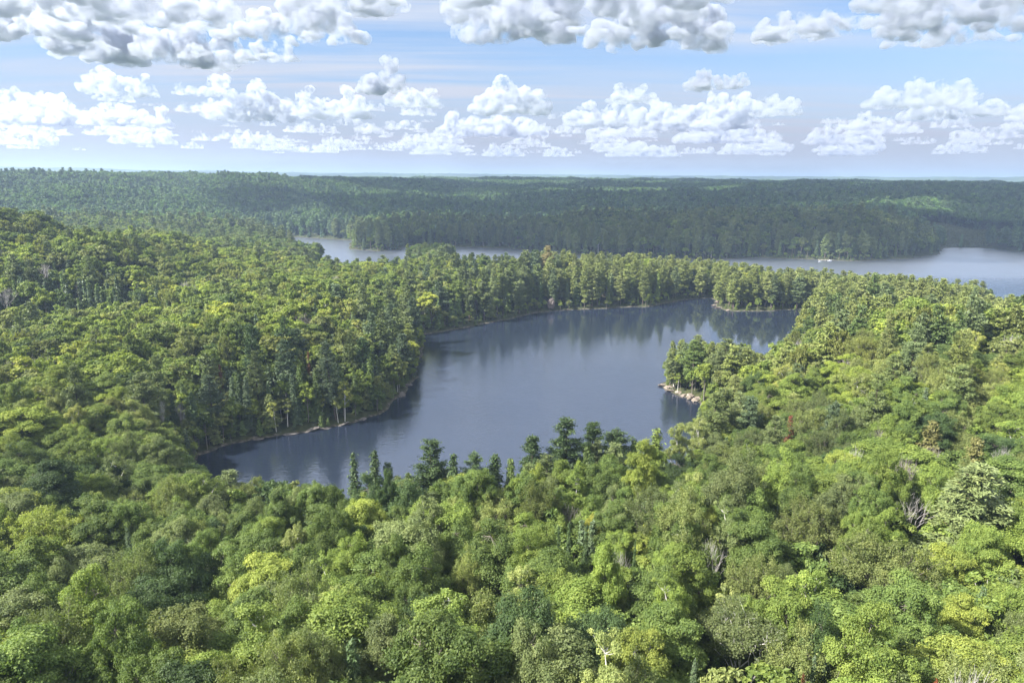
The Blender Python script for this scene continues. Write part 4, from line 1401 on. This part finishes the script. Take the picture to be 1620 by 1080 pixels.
    # undergrowth and saplings between the big trees
    for (r0, r1, sp, sd) in ((22, 150, 3.2, 11), (150, 330, 4.2, 12)):
        a, b = forest_points(r0, r1, sp, 50, sd)
        dd = land_dist(a, b)
        m = (dd > .8); a, b, dd = a[m], b[m], dd[m]
        gz = ground(a, b, dd)
        for x, y, z, q in zip(a, b, gz, dd):
            kd = ['maple', 'maple', 'oak', 'cedar', 'spruce', 'birch'][int(rng.integers(0, 6))]
            s = rng.uniform(.38, .78)
            cap = tree_cap(x, y, z, math.hypot(x, y), q) - .5
            if cap < 1.5: continue
            s = min(s, cap / 17)
            mass.append((x, y, z - .3, 1, kd, colour_of(kd, x, y, rng), s, s * rng.uniform(.8, 1.25)))
    for (r0, r1, sd) in ((150, 760, 13),):        # bushes along the water's edge
        a, b = forest_points(r0, r1, 3.4, 44, sd)
        dd = land_dist(a, b)
        m = (dd > .1) & (dd < np.where(b < 350, 10, 5.5)) & (rng.random(len(a)) < .85); a, b = a[m], b[m]
        gz = ground(a, b)
        for x, y, z in zip(a, b, gz):
            kd = ['maple', 'oak', 'cedar'][int(rng.integers(0, 3))]
            s = rng.uniform(.26, .56) if y < 350 else rng.uniform(.22, .42)
            cap = tree_cap(x, y, z, math.hypot(x, y), 3) - .3
            if cap < 1.2: continue
            s = min(s, cap / 15)
            mass.append((x, y, z - .2, 1, kd, ['mid green', 'bright green', 'grey-green'][int(rng.integers(0, 3))] if kd != 'cedar' else 'mid green', s, s * .9))
    singles.sort(key=lambda t: t[0])
    caps = {'maple': 270, 'oak': 230, 'birch': 80, 'ash': 70, 'pine': 80, 'spruce': 90, 'cedar': 40, 'snag': 60}
    cnt = {}
    used = {}
    for t in singles:
        rr_, kd, x, y, z, H, R, col, px, py, s, hs = t
        cnt[kd] = cnt.get(kd, 0) + 1
        if cnt[kd] > caps[kd]:
            mass.append((x, y, z - .3, 0, kd, col, s, hs)); continue
        size = 'broad' if R > KINDS[kd]['R'] * 1.22 else 'small' if R < KINDS[kd]['R'] * .82 else ''
        lx, ly, nm = min(LANDMARKS, key=lambda q: math.hypot(q[0] - x, (q[1] - y)))
        dxx, dyy = x - lx, y - ly
        side = ('beyond' if dyy > 0 else 'in front of') if abs(dyy) > abs(dxx) else ('right of' if dxx > 0 else 'left of')
        key = (size, WORDS.get(col, col) if kd != 'snag' else '', STYLE[kd], side, nm)
        used.setdefault(key, []).append((math.hypot(dxx, dyy), kd, x, y, z, H, R, col))
    ORD = ['', 'second ', 'third ', 'fourth ', 'fifth ', 'sixth ', 'seventh ', 'eighth ', 'ninth ', 'tenth ', 'eleventh ', 'twelfth ']
    for key, lst in used.items():
        lst.sort()
        size, cw, st, side, nm = key
        for k, (dist, kd, x, y, z, H, R, col) in enumerate(lst):
            head = 'nearest ' if k == 0 else ('%snearest ' % ORD[min(k, 11)])
            if len(lst) == 1: head = 'only '
            lab = ' '.join((head + ' '.join(w for w in (size, cw, st) if w) + ' ' + side + ' ' + nm).split())
            wood = M_PURPLE if kd == 'snag' and rng.random() < .5 else None
            plant(kd, x, y, z - .3, H, R, col, lab, rng, wood=wood)
    return mass, cnt


MARSH = [(492, 800), (520, 803), (562, 800), (640, 745), (700, 760), (640, 850), (580, 900), (520, 905), (500, 850)]


def mass_object(name, label, rows):
    idx, cols = [], []
    for (x, y, z, lod, kd, col, s, hs) in rows:
        v = int(abs(x * 7.3 + y * 3.1) * 10) % LOD_VARS[kd]
        if (lod, kd, v) not in MASS: lod = 1
        idx.append(MASS[lod, kd, v])
        c = PAL[col]
        if 165 < math.hypot(x, y) < 545 and not (kd in ('spruce', 'cedar', 'pine') and x < 20): c = (c[0] * 1.30, c[1] * 1.20, c[2] * 1.0)      # lighter, warmer leaf colour at middle distance
        if math.hypot(x, y) > 900: c = (c[0] * .80, c[1] * .98, c[2] * 1.25)  # bluish haze of distance put into the far leaf colour
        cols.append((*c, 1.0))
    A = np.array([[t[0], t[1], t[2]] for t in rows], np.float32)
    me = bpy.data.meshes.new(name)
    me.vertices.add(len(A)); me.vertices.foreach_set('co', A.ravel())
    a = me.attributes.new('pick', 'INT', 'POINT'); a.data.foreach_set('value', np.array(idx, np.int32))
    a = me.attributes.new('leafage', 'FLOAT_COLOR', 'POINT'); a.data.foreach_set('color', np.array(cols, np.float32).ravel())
    rot = np.random.default_rng(9).uniform(0, 6.283, len(A)).astype(np.float32)
    R3 = np.zeros((len(A), 3), np.float32); R3[:, 2] = rot
    R3[:, 0] = np.random.default_rng(10).normal(0, .04, len(A)); R3[:, 1] = np.random.default_rng(12).normal(0, .03, len(A))
    a = me.attributes.new('turn', 'FLOAT_VECTOR', 'POINT'); a.data.foreach_set('vector', R3.ravel())
    S3 = np.array([[t[6], t[6], t[7]] for t in rows], np.float32)
    a = me.attributes.new('grow', 'FLOAT_VECTOR', 'POINT'); a.data.foreach_set('vector', S3.ravel())
    o = obj(name, me)
    g = bpy.data.node_groups.new(name + '_growth', 'GeometryNodeTree')
    g.interface.new_socket('Geometry', in_out='INPUT', socket_type='NodeSocketGeometry')
    g.interface.new_socket('Geometry', in_out='OUTPUT', socket_type='NodeSocketGeometry')
    gi = g.nodes.new('NodeGroupInput'); go = g.nodes.new('NodeGroupOutput')
    ci = g.nodes.new('GeometryNodeCollectionInfo'); ci.inputs['Collection'].default_value = MASS_COL
    ci.inputs['Separate Children'].default_value = True; ci.inputs['Reset Children'].default_value = True
    ip = g.nodes.new('GeometryNodeInstanceOnPoints'); ip.inputs['Pick Instance'].default_value = True

    def attr(nm, ty):
        n = g.nodes.new('GeometryNodeInputNamedAttribute'); n.data_type = ty; n.inputs['Name'].default_value = nm
        return n.outputs['Attribute']
    L = g.links.new
    L(gi.outputs[0], ip.inputs['Points']); L(ci.outputs[0], ip.inputs['Instance'])
    L(attr('pick', 'INT'), ip.inputs['Instance Index'])
    L(attr('turn', 'FLOAT_VECTOR'), ip.inputs['Rotation'])
    L(attr('grow', 'FLOAT_VECTOR'), ip.inputs['Scale'])
    L(ip.outputs[0], go.inputs[0])
    md = o.modifiers.new('growth', 'NODES'); md.node_group = g
    return tag(o, label, None, None, 'stuff')


mass, cnt = populate()
print('singles', cnt, 'mass', len(mass))
near = [m for m in mass if math.hypot(m[0], m[1]) < 640]
far = [m for m in mass if math.hypot(m[0], m[1]) >= 640]
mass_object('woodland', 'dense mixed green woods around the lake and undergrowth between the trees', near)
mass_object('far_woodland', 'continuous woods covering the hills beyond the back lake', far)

# ------------------------------------------------------------------ rocks, marsh, dock and boats
def rock_material(name, c0, c1, c2):
    m, nt, out = new_mat(name)
    L = nt.links.new
    tc = N(nt, 'ShaderNodeTexCoord')
    n = N(nt, 'ShaderNodeTexNoise'); n.inputs['Scale'].default_value = 1.3; n.inputs['Detail'].default_value = 9; n.inputs['Roughness'].default_value = .62
    L(tc.outputs['Object'], n.inputs['Vector'])
    r = N(nt, 'ShaderNodeValToRGB')
    e = r.color_ramp.elements
    e[0].position = .32; e[0].color = (*c0, 1); e[1].position = .7; e[1].color = (*c2, 1)
    k = e.new(.5); k.color = (*c1, 1)
    L(n.outputs[0], r.inputs[0])
    p = N(nt, 'ShaderNodeBsdfPrincipled'); p.inputs['Roughness'].default_value = .88; p.inputs['Specular IOR Level'].default_value = .2
    L(r.outputs[0], p.inputs['Base Color'])
    b = N(nt, 'ShaderNodeBump'); b.inputs['Distance'].default_value = .25; b.inputs['Strength'].default_value = .8
    L(n.outputs[0], b.inputs['Height']); L(b.outputs[0], p.inputs['Normal'])
    L(p.outputs[0], out.inputs['Surface'])
    return m


M_ROCK = rock_material('pale_granite', (.07, .06, .05), (.18, .15, .12), (.33, .285, .24))
M_ROCKD = rock_material('weathered_granite', (.05, .045, .04), (.12, .11, .10), (.22, .20, .185))
M_CLIFF = rock_material('pinkish_cliff_rock', (.06, .048, .042), (.12, .10, .09), (.20, .17, .155))


def rock_mesh(seed, cuts=3):
    rng = np.random.default_rng(seed)
    bm = bmesh.new()
    bmesh.ops.create_icosphere(bm, subdivisions=cuts, radius=1)
    V = np.array([v.co[:] for v in bm.verts])
    planes = unit(rng.normal(size=(9, 3)))
    lim = rng.uniform(.55, .88, 9)
    for p, l in zip(planes, lim):
        s = V @ p
        V = V - np.where(s > l, s - l, 0)[:, None] * p * .9
    V += .07 * rng.normal(size=V.shape)
    for v, c in zip(bm.verts, V): v.co = c
    me = bpy.data.meshes.new('boulder'); bm.to_mesh(me); bm.free()
    return me


ROCKS = [rock_mesh(s) for s in range(5)]
#  x, y, size x, y, z, turn, material, label
ROCKLIST = [
 (57.3, 245.0, 2.6, 1.8, 1.0, .3, 0, 'flat pale boulder at the outer tip of the rocky point'),
 (57.8, 241.5, 2.2, 2.2, 1.3, 1.2, 0, 'blocky pale boulder just inside the tip of the rocky point'),
 (58.6, 238.3, 2.8, 1.7, 1.1, .1, 0, 'long pale slab under the lone leaning pine'),
 (60.2, 235.2, 2.4, 1.8, 1.5, 2.1, 0, 'tall pale boulder right of the slab under the leaning pine'),
 (61.6, 232.6, 3.1, 2.0, 1.2, .6, 0, 'widest whitish slab in the middle of the rocky point shore'),
 (63.2, 230.2, 2.7, 1.9, 1.7, 1.6, 0, 'biggest white boulder of the rocky point'),
 (64.2, 227.6, 2.2, 1.8, 1.2, .9, 0, 'pale boulder at the inner end of the rocky point, below the biggest one'),
 (62.4, 229.0, 1.3, 1.1, .7, .2, 0, 'small pale rock in the water in front of the biggest white boulder'),
 (65.5, 222.0, 1.7, 1.1, .6, .5, 1, 'low grey rock on the bank of the bay beside the rocky point'),
 (-62, 195.2, 4.2, 1.5, .55, .42, 1, 'longest low grey ledge on the left shore'),
 (-57.5, 197.6, 3.0, 1.3, .6, .38, 1, 'grey ledge right of the longest one on the left shore'),
 (-66.5, 192.7, 3.2, 1.2, .5, .3, 1, 'grey ledge left of the longest one on the left shore'),
 (-52.8, 201.3, 2.6, 1.3, .5, .5, 1, 'short grey ledge where the left shore turns away'),
 (-47.5, 206.0, 2.2, 1.1, .5, .7, 1, 'low grey rock at the foot of the left shore spruces'),
 (-39.0, 231.0, 2.0, 2.6, .9, .1, 1, 'grey rock jutting into the water on the left bank'),
 (-38.4, 243.0, 2.6, 1.6, .8, .9, 1, 'grey rock ledge further up the left bank'),
 (-74.5, 188.5, 2.4, 1.0, .4, .2, 1, 'dark wet rock at the near end of the left shore'),
 (124.0, 413.0, 3.4, 2.2, .9, .6, 0, 'pale flat rock at the foot of the neck between the lakes'),
 (124.5, 405.0, 4.0, 1.8, .8, .1, 0, 'long pale rock below the flat one on the neck between the lakes'),
 (128.5, 398.0, 3.4, 1.6, .8, .5, 0, 'pale rock under the pines of the neck, nearest the open bay'),
 (129.5, 424.0, 2.4, 1.6, 1.3, .5, 0, 'whitish boulder in the notch of the neck between the lakes'),
 (130.5, 314.0, 3.0, 2.0, 1.5, .5, 0, 'white rock showing at the right shore of the bay'),
 (134.0, 319.5, 2.2, 1.6, 1.2, 1.5, 0, 'smaller white rock behind the one on the right shore of the bay'),
]
for i, (x, y, sx, sy, sz, rz, mt, lab) in enumerate(ROCKLIST):
    me = ROCKS[i % 5].copy()
    me.materials.append(M_ROCKD if mt else M_ROCK)
    o = obj('boulder', me, loc=(x, y, sz * .28))
    rq = random.Random(i)
    o.scale = (sx * rq.uniform(.6, 1.15), sy * rq.uniform(.5, .95), sz * rq.uniform(.35, .85)); o.rotation_euler = (rq.uniform(-.25, .25), rq.uniform(-.25, .25), rz)
    tag(o, lab, 'rock', 'rocks along the shores')


def cliff():
    me = rock_mesh(31, 4)
    me.materials.append(M_CLIFF)
    gx, gy = 22.5, 393.5
    o = obj('rock_outcrop', me, loc=(gx, gy, 4.0))
    o.scale = (2.4, 1.8, 3.8); o.rotation_euler = (-.35, .25, .3)
    tag(o, 'steep pinkish rock face among the trees on the far shore of the near lake', 'rock')


cliff()


def marsh():
    rng = np.random.default_rng(3)
    s = Shape()
    P = np.array(MARSH)
    n = 26000
    X = rng.uniform(P[:, 0].min(), P[:, 0].max(), n); Y = rng.uniform(P[:, 1].min(), P[:, 1].max(), n)
    k = (poly_sd(X, Y, MARSH) < 0); X, Y = X[k], Y[k]
    d = land_dist(X, Y)
    k = d > -6; X, Y, d = X[k], Y[k], d[k]
    Z = np.maximum(ground(X, Y, d), 0)
    C = np.stack([X, Y, Z + .45], 1)
    Nn = unit(np.array([0, -1., .35]) + rng.normal(0, .6, (len(X), 3)))
    s.leaves(C, Nn, 1.0, rng, np.clip(rng.normal(0, .5, len(X)), -1, 1), thin=.7)
    me = s.mesh('marsh_grass', [M_LEAF])
    o = obj('marsh_grass', me)
    o.color = (.075, .088, .035, 1)
    tag(o, 'flat olive marsh grass beside the wide back lake', None, None, 'stuff')


marsh()


def plain(name, c, rough=.6):
    m, nt, out = new_mat(name)
    L = nt.links.new
    n = N(nt, 'ShaderNodeTexNoise'); n.inputs['Scale'].default_value = 3.0; n.inputs['Detail'].default_value = 5
    mx = N(nt, 'ShaderNodeMix', data_type='RGBA')
    L(n.outputs[0], mx.inputs[0]); mx.inputs[6].default_value = tuple(v * .75 for v in c) + (1,); mx.inputs[7].default_value = tuple(min(v * 1.15, .9) for v in c) + (1,)
    p = N(nt, 'ShaderNodeBsdfPrincipled'); p.inputs['Roughness'].default_value = rough
    L(mx.outputs[2], p.inputs['Base Color']); L(p.outputs[0], out.inputs['Surface'])
    return m


M_HULL = plain('white_boat_paint', (.55, .56, .57), .4)
M_DECK = plain('grey_boat_deck', (.30, .31, .33))
M_PLANK = plain('weathered_planks', (.34, .31, .27), .85)


def box(s, x0, x1, y0, y1, z0, z1):
    V = np.array([[x0, y0, z0], [x1, y0, z0], [x1, y1, z0], [x0, y1, z0], [x0, y0, z1], [x1, y0, z1], [x1, y1, z1], [x0, y1, z1]], float)
    F = np.array([[0, 3, 2, 1], [4, 5, 6, 7], [0, 1, 5, 4], [1, 2, 6, 5], [2, 3, 7, 6], [3, 0, 4, 7]])
    s.add(V, F)


def boat(x, y, rz, sc, label):
    e = bpy.data.objects.new('motor_boat', None); COL.objects.link(e)
    e.location = (x, y, 0); e.rotation_euler = (0, 0, rz); e.scale = (sc,) * 3
    tag(e, label, 'boat', 'boats at the little dock')
    h = Shape()
    st = [(-2.4, .85, .55), (-1.2, .95, .6), (0, .98, .65), (1.2, .8, .72), (2.0, .45, .82), (2.5, .04, .9)]
    V = []
    for px, w, top in st:
        V += [[px, -w, top], [px, -w * .7, -.1], [px, 0, -.25], [px, w * .7, -.1], [px, w, top]]
    V = np.array(V); F = []
    for i in range(len(st) - 1):
        for j in range(4):
            a = i * 5 + j
            F.append([a, a + 5, a + 6, a + 1])
    F += [[0, 1, 3, 4], [1, 2, 2, 3]]
    F = [f for f in F if len(set(f)) == 4]
    h.add(V, np.array(F))
    obj('hull', h.mesh('hull', [M_HULL]), e)
    d = Shape()
    for i in range(len(st) - 1):
        (a, wa, ta), (b, wb, tb) = st[i], st[i + 1]
        d.add(np.array([[a, -wa * .92, ta - .12], [b, -wb * .92, tb - .12], [b, wb * .92, tb - .12], [a, wa * .92, ta - .12]]), np.array([[0, 1, 2, 3]]))
    obj('deck', d.mesh('deck', [M_DECK]), e)
    c = Shape(); box(c, -.4, .5, -.5, .5, .5, 1.15); box(c, -.5, .1, -.55, .55, 1.5, 1.56)
    for sx in (-.45, .05):
        for sy in (-.5, .5): box(c, sx - .03, sx + .03, sy - .03, sy + .03, 1.15, 1.5)
    obj('canopy', c.mesh('canopy', [M_HULL]), e)
    m = Shape(); box(m, -2.75, -2.35, -.2, .2, .2, 1.0)
    obj('outboard_motor', m.mesh('outboard_motor', [M_DECK]), e)


boat(305.5, 657.5, .2, .85, 'white boat moored at the right end of the little dock')
boat(293.0, 651.0, .29, .6, 'smaller white boat lying left of the little dock')


def dock():
    e = bpy.data.objects.new('dock', None); COL.objects.link(e)
    e.location = (300.5, 660.0, 0); e.rotation_euler = (0, 0, -.35)
    tag(e, 'small grey wooden dock on the wooded shore of the wide back lake', 'dock')
    s = Shape()
    for i in range(22): box(s, i * .42 - 4.6, i * .42 - 4.22, -1.0, 1.0, .5, .56)
    obj('deck', s.mesh('dock_deck', [M_PLANK]), e)
    for x in (-4.4, -1.5, 1.5, 4.4):
        for y in (-.92, .92):
            q = Shape(); box(q, x - .09, x + .09, y - .09, y + .09, -1.5, .9)
            obj('post', q.mesh('dock_post', [M_PLANK]), e)


dock()


def fallen(x, y, z, ln, rz, ry, label):
    s = Shape()
    s.tube([[0, 0, 0], [ln * .5, .05, .1], [ln, -.1, 0]], [.24, .19, .08], 7)
    for k in range(5):
        p = ln * (.35 + .13 * k)
        s.tube([[p, 0, 0], [p + .6, .5 * (-1) ** k, .55]], [.06, .02], 4)
    o = obj('fallen_trunk', s.mesh('fallen_trunk', [M_DEAD]), loc=(x, y, z))
    o.rotation_euler = (0, ry, rz)
    tag(o, label, 'dead trunk', 'broken pale trunks')


gz = lambda x, y: float(ground(np.array([x]), np.array([y]))[0])
fallen(-27.5, 63.0, gz(-27.5, 63) + 9.0, 6.5, .9, -.95, 'steeper broken pale trunk leaning in the gap below the tall dull oval tree')
fallen(-29.5, 62.0, gz(-29.5, 62) + 9.5, 6.0, .3, -.25, 'flatter broken pale trunk lying across the gap below the tall dull oval tree')

# ------------------------------------------------------------------ the air between here and the far ridges
hz = Shape()
box(hz, -15000, 15000, -300, 15800, -4.2, 190)
hm, hnt, hout = new_mat('haze_air')
pv = N(hnt, 'ShaderNodeVolumePrincipled')
pv.inputs['Color'].default_value = (0.42, 0.55, 0.78, 1)
pv.inputs['Density'].default_value = 0.00017
pv.inputs['Anisotropy'].default_value = 0.2
hnt.links.new(pv.outputs[0], hout.inputs['Volume'])
ho = obj('haze', mesh_from('haze', np.vstack(hz.V), np.vstack(hz.F), [hm]))
tag(ho, 'thin blue air between the camera and the far hills', None, None, 'stuff')
